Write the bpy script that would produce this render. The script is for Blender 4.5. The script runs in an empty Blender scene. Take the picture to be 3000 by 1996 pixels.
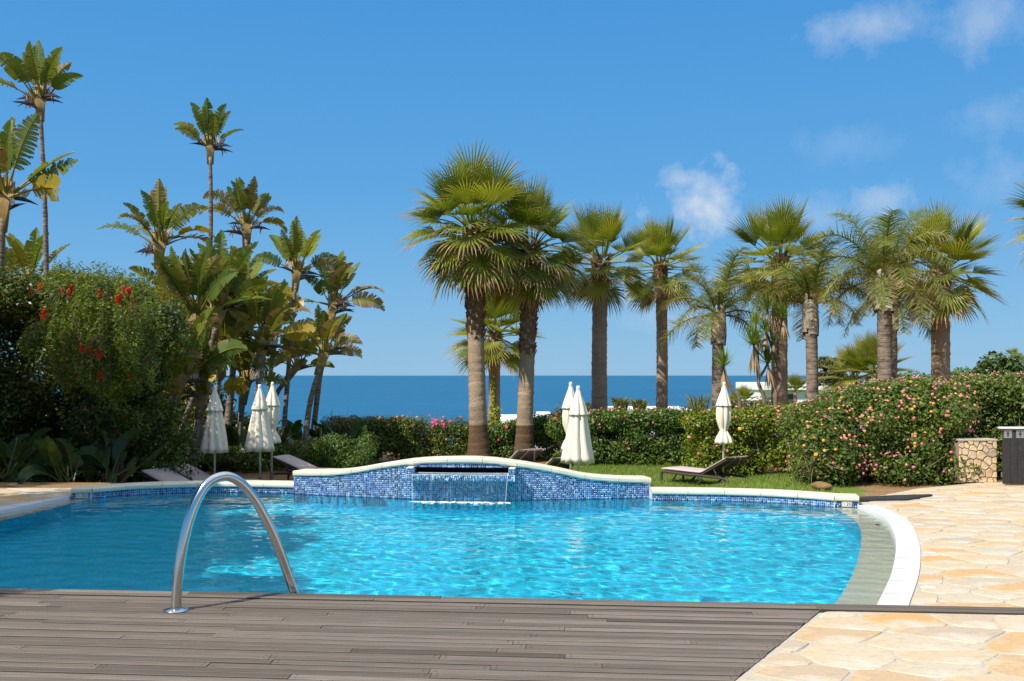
import bpy, bmesh, math, random
import numpy as np
from mathutils import Vector, Matrix, noise as mnoise
random.seed(7); rng = np.random.default_rng(7)
S = bpy.context.scene
R = math.radians
# ------------------------------------------------------------------ camera, sky, sun, exposure
EYE = 1.6; F = 2917.0; HZ = 1100.0
cam = bpy.data.cameras.new('camera'); camo = bpy.data.objects.new('camera', cam)
S.collection.objects.link(camo); S.camera = camo
camo.location = (0, 0, EYE); camo.rotation_euler = (R(90), 0, 0)
cam.lens = 35.0; cam.sensor_width = 36.0; cam.shift_y = 0.034; cam.clip_start = 0.05; cam.clip_end = 90000
SUN_EL = 47.0; SUN_TO = Vector((0.76, 0.65, 0)).normalized()      # the way the light travels over the ground
S.view_settings.view_transform = 'Standard'; S.view_settings.look = 'None'
S.view_settings.gamma = 1.0; S.view_settings.use_curve_mapping = False
S.view_settings.exposure = 0.35
S.render.engine = 'CYCLES'
S.cycles.max_bounces = 10; S.cycles.transparent_max_bounces = 24
S.cycles.caustics_reflective = False; S.cycles.caustics_refractive = True; S.cycles.blur_glossy = 1.0
W = bpy.data.worlds.new('World'); S.world = W; W.use_nodes = True
wn = W.node_tree.nodes; wl = W.node_tree.links; wn.clear()
def wnode(t, **k):
    n = wn.new(t)
    for a, b in k.items(): setattr(n, a, b)
    return n
def wmath(op, a, b=None, c=None, clamp=False):
    n = wnode('ShaderNodeMath', operation=op, use_clamp=clamp)
    for i, v in enumerate((a, b, c)):
        if v is None: continue
        if isinstance(v, (int, float)): n.inputs[i].default_value = v
        else: wl.new(v, n.inputs[i])
    return n.outputs[0]
sky = wnode('ShaderNodeTexSky', sky_type='NISHITA', sun_disc=False)
sky.sun_elevation = R(SUN_EL); sky.sun_rotation = math.atan2(-SUN_TO.x, -SUN_TO.y) % (2*math.pi)
sky.altitude = 20; sky.air_density = 1.0; sky.dust_density = 0.25; sky.ozone_density = 3.5
tc = wnode('ShaderNodeTexCoord')
# deep clear-day blue: the physical sky drawn towards the blues of a clear seaside noon
sp = wnode('ShaderNodeSeparateXYZ'); wl.new(tc.outputs['Generated'], sp.inputs[0])
rp = wnode('ShaderNodeValToRGB'); cr = rp.color_ramp
for e_, (p_, c_) in zip([cr.elements[0], cr.elements[1]]+[cr.elements.new(0.5) for _ in range(3)], [(0.0, (.215, .43, .645)), (1.0, (.022, .15, .46)), (0.06, (.160, .395, .655)), (0.18, (.085, .325, .655)), (0.40, (.045, .255, .62))]):
    e_.position = p_; e_.color = c_+(1,)
wl.new(sp.outputs['Z'], rp.inputs[0])
sc1 = wnode('ShaderNodeVectorMath', operation='SCALE'); wl.new(rp.outputs[0], sc1.inputs[0]); sc1.inputs['Scale'].default_value = 0.93/0.085
hs = wnode('ShaderNodeMix', data_type='RGBA'); hs.inputs['Factor'].default_value = 0.88; wl.new(sky.outputs[0], hs.inputs['A']); wl.new(sc1.outputs[0], hs.inputs['B'])
# small clouds: soft directions broken up by noise
nz = wnode('ShaderNodeTexNoise'); nz.inputs['Scale'].default_value = 26; nz.inputs['Detail'].default_value = 7; nz.inputs['Roughness'].default_value = 0.6
wl.new(tc.outputs['Generated'], nz.inputs['Vector'])
nz2 = wnode('ShaderNodeTexNoise'); nz2.inputs['Scale'].default_value = 9; nz2.inputs['Detail'].default_value = 4
wl.new(tc.outputs['Generated'], nz2.inputs['Vector'])
CLOUDS = [(2060, 590, 115, 85, .8), (2000, 530, 60, 40, .6), (2600, 585, 95, 60, .42), (2550, 85, 160, 68, .36), (2900, 60, 115, 95, .32),
          (2900, 340, 120, 60, .18), (2680, 690, 240, 60, .22), (2470, 430, 140, 60, .12), (1900, 930, 130, 45, .18), (1860, 900, 60, 50, .14), (2960, 520, 120, 80, .22),
          (2350, 640, 190, 60, .2), (3300, 300, 260, 120, .4), (-500, 700, 300, 90, .25), (3900, 560, 300, 100, .5)]
acc = None
for (px, py, rx, ry, a) in CLOUDS:
    d = Vector(((px-1500)/F, 1, (HZ-py)/F)); L = d.length; d.normalize()
    rt = Vector((d.y, -d.x, 0)).normalized(); up = rt.cross(d)
    if up.z < 0: up = -up
    dr = wnode('ShaderNodeVectorMath', operation='DOT_PRODUCT'); wl.new(tc.outputs['Generated'], dr.inputs[0]); dr.inputs[1].default_value = rt*(F*L/rx)
    du = wnode('ShaderNodeVectorMath', operation='DOT_PRODUCT'); wl.new(tc.outputs['Generated'], du.inputs[0]); du.inputs[1].default_value = up*(F*L/ry)
    df = wnode('ShaderNodeVectorMath', operation='DOT_PRODUCT'); wl.new(tc.outputs['Generated'], df.inputs[0]); df.inputs[1].default_value = d
    u = wmath('SUBTRACT', dr.outputs['Value'], rt.dot(d)*(F*L/rx)); v = wmath('SUBTRACT', du.outputs['Value'], up.dot(d)*(F*L/ry))
    r = wmath('SQRT', wmath('ADD', wmath('MULTIPLY', u, u), wmath('MULTIPLY', v, v)))
    m = wmath('SUBTRACT', 1.35, r)
    m = wmath('ADD', m, wmath('MULTIPLY', wmath('SUBTRACT', nz.outputs[0], 0.55), 3.2))
    m = wmath('MULTIPLY', m, 0.75, clamp=True)
    m = wmath('MULTIPLY', wmath('SMOOTH_MIN', m, 1.0, 0.2), a, clamp=True)
    m = wmath('MULTIPLY', m, wmath('GREATER_THAN', df.outputs['Value'], 0.2))
    acc = m if acc is None else wmath('MAXIMUM', acc, m)
mx = wnode('ShaderNodeMix', data_type='RGBA'); wl.new(acc, mx.inputs['Factor'])
wl.new(hs.outputs['Result'], mx.inputs['A']); mx.inputs['B'].default_value = (7.4, 7.6, 8.0, 1)
bg = wnode('ShaderNodeBackground'); bg.inputs['Strength'].default_value = 0.085
wl.new(mx.outputs['Result'], bg.inputs['Color'])
wo = wnode('ShaderNodeOutputWorld'); wl.new(bg.outputs[0], wo.inputs['Surface'])
sun = bpy.data.lights.new('sun', 'SUN'); suno = bpy.data.objects.new('sun', sun); S.collection.objects.link(suno)
sun.cycles.is_caustics_light = True; sun.energy = 4.6; sun.angle = R(0.53); sun.color = (1.0, 0.945, 0.86)
ce = math.cos(R(SUN_EL))
suno.rotation_euler = Vector((SUN_TO.x*ce, SUN_TO.y*ce, -math.sin(R(SUN_EL)))).to_track_quat('-Z', 'Y').to_euler()
suno.location = (-20, -20, 30)

# ------------------------------------------------------------------ helpers
C = S.collection
def at(px, py, D): return Vector(((px-1500)/F*D, D, EYE-(py-HZ)/F*D))
def tag(o, label=None, cat=None, group=None, kind=None):
    if label: o['label'] = label
    if cat: o['category'] = cat
    if group: o['group'] = group
    if kind: o['kind'] = kind
    return o
def link(o, parent=None):
    C.objects.link(o)
    if parent is not None: o.parent = parent
    return o
def obj(name, me, m=None, parent=None):
    o = bpy.data.objects.new(name, me)
    if m is not None and not me.materials:
        for k in (m if isinstance(m, (list, tuple)) else [m]): me.materials.append(k)
    return link(o, parent)
def thing(name, label, cat, loc=(0, 0, 0), rz=0, group=None):
    o = bpy.data.objects.new(name, None); o.empty_display_size = 0.2
    o.location = loc; o.rotation_euler = (0, 0, rz)
    link(o); tag(o, label, cat, group); return o
class MB:
    def __init__(s): s.v = []; s.f = []; s.m = []; s.a = []
    def add(s, vs, fs, mi=0, a=0.0):
        b = len(s.v); s.v += [tuple(p) for p in vs]; s.f += [tuple(b+i for i in f) for f in fs]; s.m += [mi]*len(fs)
        s.a += (list(a) if hasattr(a, '__len__') else [a]*len(vs))
    def box(s, c, d, rz=0, mi=0, bev=0.0, mat=None):
        x, y, z = d[0]/2, d[1]/2, d[2]/2
        if bev <= 0:
            vs = [Vector((sx*x, sy*y, sz*z)) for sz in (-1, 1) for sx, sy in ((-1, -1), (1, -1), (1, 1), (-1, 1))]
            fs = [(3, 2, 1, 0), (4, 5, 6, 7), (0, 1, 5, 4), (1, 2, 6, 5), (2, 3, 7, 6), (3, 0, 4, 7)]
        else:
            b = bev; vs = []
            for (zz, q) in ((-z, b), (-z+b, 0), (z-b, 0), (z, b)):
                for sx, sy in ((-1, -1), (1, -1), (1, 1), (-1, 1)): vs.append(Vector((sx*(x-q), sy*(y-q), zz)))
            fs = [(3, 2, 1, 0), (12, 13, 14, 15)]
            for l in range(3):
                for i in range(4): fs.append((l*4+i, l*4+(i+1) % 4, l*4+4+(i+1) % 4, l*4+4+i))
        M = Matrix.Translation(Vector(c)) @ Matrix.Rotation(rz, 4, 'Z')
        if mat is not None: M = Matrix.Translation(Vector(c)) @ mat
        s.add([M @ p for p in vs], fs, mi)
    def tube(s, pts, rad, n=8, mi=0, cap=True, a=0.0, jit=0.0):
        pts = [Vector(p) for p in pts]; k = len(pts)
        if not hasattr(rad, '__len__'): rad = [rad]*k
        ref = Vector((0, 0, 1)); t0 = (pts[1]-pts[0]).normalized()
        if abs(t0.z) > .9: ref = Vector((1, 0, 0))
        nrm = (ref - t0*ref.dot(t0)).normalized(); vs = []
        for i in range(k):
            t = (pts[min(i+1, k-1)]-pts[max(i-1, 0)]).normalized()
            nrm = (nrm - t*nrm.dot(t)).normalized(); bn = t.cross(nrm)
            for j in range(n):
                th = 2*math.pi*j/n; r = rad[i]*(1+(random.uniform(-jit, jit) if jit else 0))
                vs.append(pts[i]+nrm*math.cos(th)*r+bn*math.sin(th)*r)
        fs = [(i*n+j, i*n+(j+1) % n, (i+1)*n+(j+1) % n, (i+1)*n+j) for i in range(k-1) for j in range(n)]
        if cap: fs += [tuple(range(n))[::-1], tuple((k-1)*n+j for j in range(n))]
        av = a
        if hasattr(a, '__len__'): av = [a[i] for i in range(k) for j in range(n)]
        s.add(vs, fs, mi, av)
    def lathe(s, prof, n=20, mi=0, cap=True, fn=None):
        vs = []
        for i, (r, z) in enumerate(prof):
            for j in range(n):
                th = 2*math.pi*j/n; rr = r if fn is None else fn(r, z, th)
                vs.append((rr*math.cos(th), rr*math.sin(th), z))
        k = len(prof)
        fs = [(i*n+j, i*n+(j+1) % n, (i+1)*n+(j+1) % n, (i+1)*n+j) for i in range(k-1) for j in range(n)]
        if cap: fs += [tuple(range(n))[::-1], tuple((k-1)*n+j for j in range(n))]
        s.add(vs, fs, mi)
    def mesh(s, name, smooth=False, attr=None, mats=None):
        me = bpy.data.meshes.new(name); me.from_pydata(s.v, [], s.f)
        me.polygons.foreach_set('material_index', s.m)
        if smooth: me.polygons.foreach_set('use_smooth', [True]*len(s.f))
        if attr:
            at_ = me.attributes.new(attr, 'FLOAT', 'POINT'); at_.data.foreach_set('value', s.a)
        for k in (mats or []): me.materials.append(k)
        me.update(); return me
    def build(s, name, m, parent=None, smooth=False, attr=None):
        return obj(name, s.mesh(name, smooth, attr), m, parent)
def mesh_np(name, V, Fq, attr=None, fattr=None):
    V = np.ascontiguousarray(V, dtype=np.float32); Fq = np.ascontiguousarray(Fq, dtype=np.int32); n, k = Fq.shape
    me = bpy.data.meshes.new(name); me.vertices.add(len(V)); me.vertices.foreach_set('co', V.ravel())
    me.loops.add(n*k); me.loops.foreach_set('vertex_index', Fq.ravel()); me.polygons.add(n)
    me.polygons.foreach_set('loop_start', np.arange(0, n*k, k, dtype=np.int32))
    me.update(calc_edges=True)
    for (nm, dat, dom) in ([(attr[0], attr[1], 'POINT')] if attr else [])+([(fattr[0], fattr[1], 'FACE')] if fattr else []):
        A = me.attributes.new(nm, 'FLOAT', dom); A.data.foreach_set('value', np.ascontiguousarray(dat, dtype=np.float32))
    return me
def unit(a): return a/np.maximum(np.linalg.norm(a, axis=-1, keepdims=True), 1e-9)
def leaves_np(P, N, size, aspect=0.5, fold=0.25, jitter=0.9, svar=0.35, down=0.0):
    """kite shaped folded leaves: P points, N outward normals"""
    n = len(P); N = unit(N + rng.normal(0, jitter*0.5, (n, 3)))
    d = rng.normal(0, 1, (n, 3)); d[:, 2] -= down; d = d - N*(d*N).sum(1, keepdims=True); d = unit(d); s = np.cross(N, d)
    sz = size*(1+rng.uniform(-svar, svar, (n, 1)))
    b = P - d*sz*0.5; tip = P + d*sz*0.5 - N*sz*0.12; w = sz*aspect*0.5; m = P - d*sz*0.06 + N*sz*fold*0.5
    V = np.stack([b, m+s*w, tip, m-s*w], 1).reshape(-1, 3)
    return V, np.arange(4*n).reshape(n, 4)
def catmull(pts, n=8):
    P = [np.array(p, float) for p in pts]; P = [2*P[0]-P[1]]+P+[2*P[-1]-P[-2]]; out = []
    for i in range(1, len(P)-2):
        for k in range(n):
            t = k/n; a, b, c, d = P[i-1], P[i], P[i+1], P[i+2]
            out.append(0.5*((2*b)+(c-a)*t+(2*a-5*b+4*c-d)*t*t+(-a+3*b-3*c+d)*t**3))
    out.append(P[-2]); return np.array(out)
def resample(P, n):
    P = np.array(P, float); L = np.concatenate([[0], np.cumsum(np.linalg.norm(np.diff(P, axis=0), axis=1))])
    t = np.linspace(0, L[-1], n); return np.stack([np.interp(t, L, P[:, k]) for k in range(P.shape[1])], 1)
def interp(x, pts): return float(np.interp(x, [p[0] for p in pts], [p[1] for p in pts]))
def smooth01(t): t = np.clip(t, 0, 1); return t*t*(3-2*t)

# ------------------------------------------------------------------ materials
class NT:
    def __init__(s, name):
        s.m = bpy.data.materials.new(name); s.m.use_nodes = True; s.t = s.m.node_tree; s.t.nodes.clear()
        s.out = s.t.nodes.new('ShaderNodeOutputMaterial')
    def n(s, t, ins=None, **k):
        n = s.t.nodes.new(t)
        for a, b in k.items(): setattr(n, a, b)
        for a, b in (ins or {}).items(): s.set(n.inputs[a], b)
        return n
    def set(s, sock, v):
        if hasattr(v, 'is_linked') or isinstance(v, bpy.types.NodeSocket): s.t.links.new(v, sock)
        else:
            if isinstance(v, tuple) and len(v) == 3 and sock.type == 'RGBA': v = v+(1,)
            sock.default_value = v
    def ma(s, op, a, b=0.0, clamp=False):
        n = s.n('ShaderNodeMath', operation=op, use_clamp=clamp); s.set(n.inputs[0], a); s.set(n.inputs[1], b); return n.outputs[0]
    def mix(s, f, a, b, mode='MIX'):
        n = s.n('ShaderNodeMix', data_type='RGBA', blend_type=mode); s.set(n.inputs['Factor'], f); s.set(n.inputs['A'], a); s.set(n.inputs['B'], b); return n.outputs['Result']
    def ramp(s, f, stops, interp='LINEAR'):
        n = s.n('ShaderNodeValToRGB'); cr = n.color_ramp; cr.interpolation = interp
        while len(cr.elements) < len(stops): cr.elements.new(0.5)
        for e, (p, c) in zip(cr.elements, stops): e.position = p; e.color = tuple(c)+((1,) if len(c) == 3 else ())
        s.set(n.inputs[0], f); return n.outputs[0]
    def co(s, which='Object', scale=(1, 1, 1), rot=(0, 0, 0)):
        t = s.n('ShaderNodeTexCoord'); m = s.n('ShaderNodeMapping'); s.t.links.new(t.outputs[which], m.inputs[0])
        m.inputs['Scale'].default_value = scale; m.inputs['Rotation'].default_value = rot; return m.outputs[0]
    def noise(s, vec, scale, detail=4, rough=0.55, dist=0.0):
        n = s.n('ShaderNodeTexNoise', {'Scale': scale, 'Detail': detail, 'Roughness': rough, 'Distortion': dist})
        if vec is not None: s.t.links.new(vec, n.inputs['Vector'])
        return n.outputs[0]
    def bump(s, h, strength=0.3, dist=0.01): return s.n('ShaderNodeBump', {'Height': h, 'Strength': strength, 'Distance': dist}).outputs[0]
    def attr(s, name): return s.n('ShaderNodeAttribute', attribute_name=name).outputs['Fac']
    def rand(s): return s.n('ShaderNodeObjectInfo').outputs['Random']
    def island(s): return s.n('ShaderNodeNewGeometry').outputs['Random Per Island']
    def prin(s, col, rough=0.6, normal=None, metal=0.0, spec=0.5, **k):
        n = s.n('ShaderNodeBsdfPrincipled', {'Base Color': col, 'Roughness': rough, 'Metallic': metal, 'Specular IOR Level': spec})
        if normal is not None: s.set(n.inputs['Normal'], normal)
        for a, b in k.items(): s.set(n.inputs[a], b)
        return n.outputs[0]
    def done(s, sh): s.t.links.new(sh, s.out.inputs['Surface']); return s.m
def m_plain(name, col, rough=0.6, metal=0, var=0.12, scale=8, spec=0.5, bump=0.0):
    t = NT(name); v = t.co(); nz_ = t.noise(v, scale, 5)
    c = t.mix(1.0, col, t.ramp(nz_, [(0.25, (1-var,)*3), (0.75, (1+var,)*3)]), 'MULTIPLY')
    return t.done(t.prin(c, rough, t.bump(nz_, bump, 0.01) if bump else None, metal, spec))
def m_leaf(name, cols, trans=0.3, rough=0.45, dry=None, drycol=(0.42, 0.27, 0.12), big=False, spec=0.4, rib=None):
    """cols: dark, mid, light leaf colours, chosen leaf by leaf; dry: vertex attribute for withered tips"""
    t = NT(name); f = t.island() if not big else t.rand(); nzv = t.noise(t.co(), 3.0 if big else 1.3, 3)
    f2 = t.ma('ADD', t.ma('MULTIPLY', f, 0.65), t.ma('MULTIPLY', nzv, 0.45), True)
    c = t.ramp(f2, [(0.12, cols[0]), (0.5, cols[1]), (0.85, cols[2])])
    if dry:
        d = t.attr(dry); n2 = t.noise(t.co(), 9, 3)
        dd = t.ma('ADD', d, t.ma('MULTIPLY', t.ma('SUBTRACT', n2, 0.5), 0.5), True)
        dc = t.ramp(t.island(), [(0.0, tuple(x*0.45 for x in drycol)), (0.5, drycol), (1.0, tuple(min(1, x*1.45) for x in drycol))])
        c = t.mix(t.ramp(dd, [(0.42, (0, 0, 0)), (0.62, (1, 1, 1))]), c, dc)
    if rib: c = t.mix(t.attr('rib'), c, rib)
    p = t.prin(c, rough, None, 0, spec)
    tr = t.n('ShaderNodeBsdfTranslucent', {'Color': t.mix(1.0, c, (1.25, 1.2, 0.55), 'MULTIPLY')})
    ms = t.n('ShaderNodeMixShader', {'Fac': trans}); t.t.links.new(p, ms.inputs[1]); t.t.links.new(tr.outputs[0], ms.inputs[2])
    return t.done(ms.outputs[0])
M = {}
# weathered deck boards
t = NT('weathered_board'); v = t.co('Object', (0.9, 22, 22)); o_ = t.rand()
g1 = t.noise(v, 3.0, 6, 0.65); g2 = t.noise(t.co('Object', (0.5, 2.5, 1)), 2.0, 4); g3 = t.noise(t.co('Object', (3, 160, 30)), 1.0, 3)
base = t.ramp(o_, [(0.0, (0.092, 0.070, 0.050)), (0.25, (0.130, 0.102, 0.076)), (0.7, (0.168, 0.136, 0.105)), (1.0, (0.225, 0.187, 0.150))])
c = t.mix(1.0, base, t.ramp(g1, [(0.2, (0.45,)*3), (0.45, (0.85,)*3), (0.6, (1.08,)*3), (0.85, (1.35,)*3)]), 'MULTIPLY')
c = t.mix(1.0, c, t.ramp(g2, [(0.3, (0.82, 0.80, 0.78)), (0.7, (1.12, 1.1, 1.08))]), 'MULTIPLY')
M['board'] = t.done(t.prin(c, t.ramp(g1, [(0, (0.5,)*3), (1, (0.75,)*3)]), t.bump(t.ma('ADD', g1, g3), 0.5, 0.003), 0, 0.4))
M['board_edge'] = m_plain('grimy_board_edge', (0.045, 0.037, 0.029), 0.9, var=0.3, scale=6)
M['gap'] = m_plain('dark_underside', (0.02, 0.017, 0.014), 0.9)
# crazy paving stones
t = NT('flagstone'); v = t.co('Generated', (1, 1, 1)); ob = t.co('Object'); o_ = t.rand()
hue = t.ramp(o_, [(0.0, (0.63, 0.48, 0.30)), (0.22, (0.64, 0.53, 0.37)), (0.42, (0.57, 0.49, 0.36)), (0.58, (0.64, 0.46, 0.25)), (0.72, (0.54, 0.47, 0.35)), (0.88, (0.66, 0.38, 0.14)), (1.0, (0.50, 0.43, 0.33))])
n1 = t.noise(ob, 2.6, 5, 0.6, 0.6); n2 = t.noise(t.co('Object', (4, 16, 4), (0, 0, 0.25)), 2.2, 5, 0.65); n3 = t.noise(ob, 40, 3)
c = t.mix(t.ramp(n1, [(0.48, (0, 0, 0)), (0.68, (0.62,)*3)]), t.mix(1.0, hue, (0.9, 0.9, 0.9), 'MULTIPLY'), (0.68, 0.42, 0.16))
c = t.mix(t.ramp(t.noise(ob, 1.7, 4, 0.6), [(0.50, (0, 0, 0)), (0.64, (0.85,)*3)]), c, (0.62, 0.55, 0.44))
c = t.mix(t.ramp(n2, [(0.50, (0, 0, 0)), (0.72, (0.75,)*3)]), c, (0.33, 0.28, 0.22))
c = t.mix(1.0, c, t.ramp(n3, [(0.3, (0.9,)*3), (0.7, (1.06,)*3)]), 'MULTIPLY')
M['flag'] = t.done(t.prin(c, 0.62, t.bump(t.ma('ADD', n2, t.ma('MULTIPLY', n1, 0.5)), 0.35, 0.01), 0, 0.35))
t = NT('wall_stone'); ob = t.co('Object'); hue = t.ramp(t.rand(), [(0.0, (0.62, 0.44, 0.24)), (0.3, (0.70, 0.55, 0.35)), (0.6, (0.72, 0.52, 0.27)), (0.85, (0.62, 0.50, 0.34)), (1, (0.45, 0.34, 0.22))])
n1 = t.noise(ob, 12, 6, 0.65); c = t.mix(1.0, hue, t.ramp(n1, [(0.25, (0.7,)*3), (0.7, (1.12,)*3)]), 'MULTIPLY')
M['wstone'] = t.done(t.prin(c, 0.8, t.bump(n1, 0.8, 0.015)))
M['mortar'] = m_plain('joint_mortar', (0.44, 0.39, 0.31), 0.9, var=0.15, scale=20)
M['mortar2'] = m_plain('brown_mortar', (0.30, 0.23, 0.16), 0.9, var=0.2, scale=20)
M['coping'] = m_plain('cream_coping', (0.68, 0.62, 0.46), 0.5, var=0.10, scale=5)
M['joint'] = m_plain('coping_joint', (0.50, 0.42, 0.26), 0.8)
# mosaic
t = NT('glass_mosaic'); f = t.attr('tint')
c = t.ramp(f, [(0.0, (0.022, 0.036, 0.11)), (0.16, (0.042, 0.095, 0.27)), (0.38, (0.080, 0.175, 0.40)), (0.6, (0.13, 0.26, 0.49)), (0.8, (0.23, 0.39, 0.58)), (0.95, (0.42, 0.54, 0.66))], 'CONSTANT')
M['mosaic'] = t.done(t.prin(c, 0.14, None, 0, 0.55))
M['grout'] = m_plain('pale_grout', (0.62, 0.66, 0.66), 0.8, var=0.06)
# pool shell and water
t = NT('pool_shell'); ob = t.co('Object')
vor = t.n('ShaderNodeTexBrick', {'Scale': 1.0, 'Color1': (0.010, 0.62, 0.94, 1), 'Color2': (0.018, 0.70, 0.96, 1), 'Mortar': (0.06, 0.74, 0.93, 1), 'Mortar Size': 0.004, 'Brick Width': 0.05, 'Row Height': 0.05})
t.t.links.new(ob, vor.inputs['Vector'])
M['shell'] = t.done(t.prin(vor.outputs[0], 0.5))
M['ledge'] = m_plain('grey_ledge', (0.64, 0.60, 0.49), 0.6, var=0.06, scale=3)
t = NT('pool_water'); rf = t.n('ShaderNodeBsdfRefraction', {'Color': (0.93, 1.0, 1.0), 'Roughness': 0.0, 'IOR': 1.33}); gl = t.n('ShaderNodeBsdfGlossy', {'Roughness': 0.0}); fr = t.n('ShaderNodeFresnel', {'IOR': 1.33}); ms = t.n('ShaderNodeMixShader', {'Fac': fr.outputs[0]})
t.t.links.new(rf.outputs[0], ms.inputs[1]); t.t.links.new(gl.outputs[0], ms.inputs[2]); M['water'] = t.done(ms.outputs[0])
t = NT('falling_water'); v = t.co('Object', (9, 9, 0.7)); n1 = t.noise(v, 2.2, 4, 0.6, 0.4); nb = t.bump(n1, 0.8, 0.03)
fr = t.n('ShaderNodeFresnel', {'IOR': 1.33, 'Normal': nb}); tr = t.n('ShaderNodeBsdfTransparent', {'Color': (0.70, 0.90, 0.95)}); gl = t.n('ShaderNodeBsdfGlossy', {'Roughness': 0.05, 'Normal': nb})
ms = t.n('ShaderNodeMixShader', {'Fac': t.ma('MULTIPLY', fr.outputs[0], 2.0, True)}); t.t.links.new(tr.outputs[0], ms.inputs[1]); t.t.links.new(gl.outputs[0], ms.inputs[2])
wh = t.n('ShaderNodeBsdfDiffuse', {'Color': (0.75, 0.85, 0.9)}); ms2 = t.n('ShaderNodeMixShader', {'Fac': t.ramp(n1, [(0.58, (0.02,)*3), (0.74, (0.28,)*3)])}); t.t.links.new(ms.outputs[0], ms2.inputs[1]); t.t.links.new(wh.outputs[0], ms2.inputs[2])
M['fall'] = t.done(ms2.outputs[0])
M['foam'] = m_plain('white_foam', (0.82, 0.86, 0.88), 0.5, var=0.1, scale=40)
t = NT('sea_water'); 
n1 = t.noise(t.co('Object', (0.02, 0.05, 1)), 1.0, 8, 0.7); n2 = t.noise(t.co('Object', (0.0012, 0.004, 1)), 1.0, 4)
c = t.mix(1.0, (0.008, 0.103, 0.205), t.ramp(t.ma('ADD', t.ma('MULTIPLY', n1, 0.65), t.ma('MULTIPLY', n2, 0.35)), [(0.3, (0.75,)*3), (0.7, (1.3,)*3)]), 'MULTIPLY')
M['sea'] = t.done(t.prin(c, 0.55, t.bump(n1, 0.8, 3.0), 0, 0.22))
# ground
t = NT('lawn_ground'); ob = t.co('Object'); a = t.attr('soil'); n1 = t.noise(ob, 2.2, 5, 0.6); n2 = t.noise(ob, 30, 4, 0.7)
gc = t.mix(1.0, t.ramp(n1, [(0.3, (0.11, 0.165, 0.022)), (0.7, (0.16, 0.215, 0.034))]), t.ramp(n2, [(0.25, (0.6,)*3), (0.7, (1.25,)*3)]), 'MULTIPLY')
sc = t.mix(1.0, t.ramp(n1, [(0.3, (0.22, 0.13, 0.06)), (0.7, (0.33, 0.21, 0.10))]), t.ramp(n2, [(0.25, (0.6,)*3), (0.7, (1.2,)*3)]), 'MULTIPLY')
M['ground'] = t.done(t.prin(t.mix(t.ramp(t.ma('ADD', a, t.ma('MULTIPLY', t.ma('SUBTRACT', n2, 0.5), 0.6)), [(0.45, (0, 0, 0)), (0.55, (1, 1, 1))]), gc, sc), 0.9, t.bump(n2, 0.6, 0.03), 0, 0.2))
M['grass'] = m_leaf('grass_blades', [(0.11, 0.18, 0.02), (0.16, 0.235, 0.03), (0.23, 0.29, 0.055)], 0.3, 0.6)
# things
M['steel'] = m_plain('brushed_steel', (0.66, 0.66, 0.65), 0.13, 1.0, 0.05, 60)
t = NT('grate_white'); wv = t.n('ShaderNodeTexWave', {'Scale': 14.0, 'Distortion': 0.0}, bands_direction='Y'); t.t.links.new(t.co('Object'), wv.inputs['Vector'])
M['grate'] = t.done(t.prin((0.68, 0.69, 0.70), 0.5))
M['canvas'] = None
t = NT('cream_canvas'); n1 = t.noise(t.co('Object', (6, 6, 1.2)), 2.0, 5, 0.6); n2 = t.noise(t.co('Object'), 120, 2)
c = t.mix(1.0, (0.90, 0.83, 0.69), t.ramp(n1, [(0.3, (0.93, 0.92, 0.90)), (0.65, (1.02, 1.02, 1.02))]), 'MULTIPLY')
p = t.prin(c, 0.85, t.bump(t.ma('ADD', n1, t.ma('MULTIPLY', n2, 0.3)), 0.35, 0.01), 0, 0.15); tr = t.n('ShaderNodeBsdfTranslucent', {'Color': (0.82, 0.74, 0.60)})
ms = t.n('ShaderNodeMixShader', {'Fac': 0.15}); t.t.links.new(p, ms.inputs[1]); t.t.links.new(tr.outputs[0], ms.inputs[2]); M['canvas'] = t.done(ms.outputs[0])
M['whitep'] = m_plain('white_plastic', (0.78, 0.78, 0.76), 0.4)
M['alu'] = m_plain('pole_metal', (0.62, 0.60, 0.56), 0.4, 0.4, 0.08)
M['taupe'] = m_plain('taupe_cushion', (0.50, 0.40, 0.37), 0.85, var=0.1, scale=6, spec=0.2, bump=0.2)
M['resin'] = m_plain('brown_resin', (0.060, 0.044, 0.037), 0.5, var=0.2, scale=10)
M['strap'] = m_plain('tan_strap', (0.30, 0.21, 0.16), 0.8)
M['white_wall'] = m_plain('white_render', (0.80, 0.80, 0.78), 0.8, var=0.05, scale=1)
M['glass'] = m_plain('dark_window', (0.05, 0.08, 0.10), 0.1)
M['black_board'] = m_plain('black_board', (0.030, 0.027, 0.026), 0.55, var=0.3, scale=14)
M['plate'] = m_plain('sign_plate', (0.34, 0.35, 0.34), 0.35, 0.5)
M['ink'] = m_plain('dark_ink', (0.03, 0.03, 0.035), 0.6)
M['plaque'] = m_plain('cream_tile', (0.74, 0.70, 0.64), 0.3)
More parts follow.
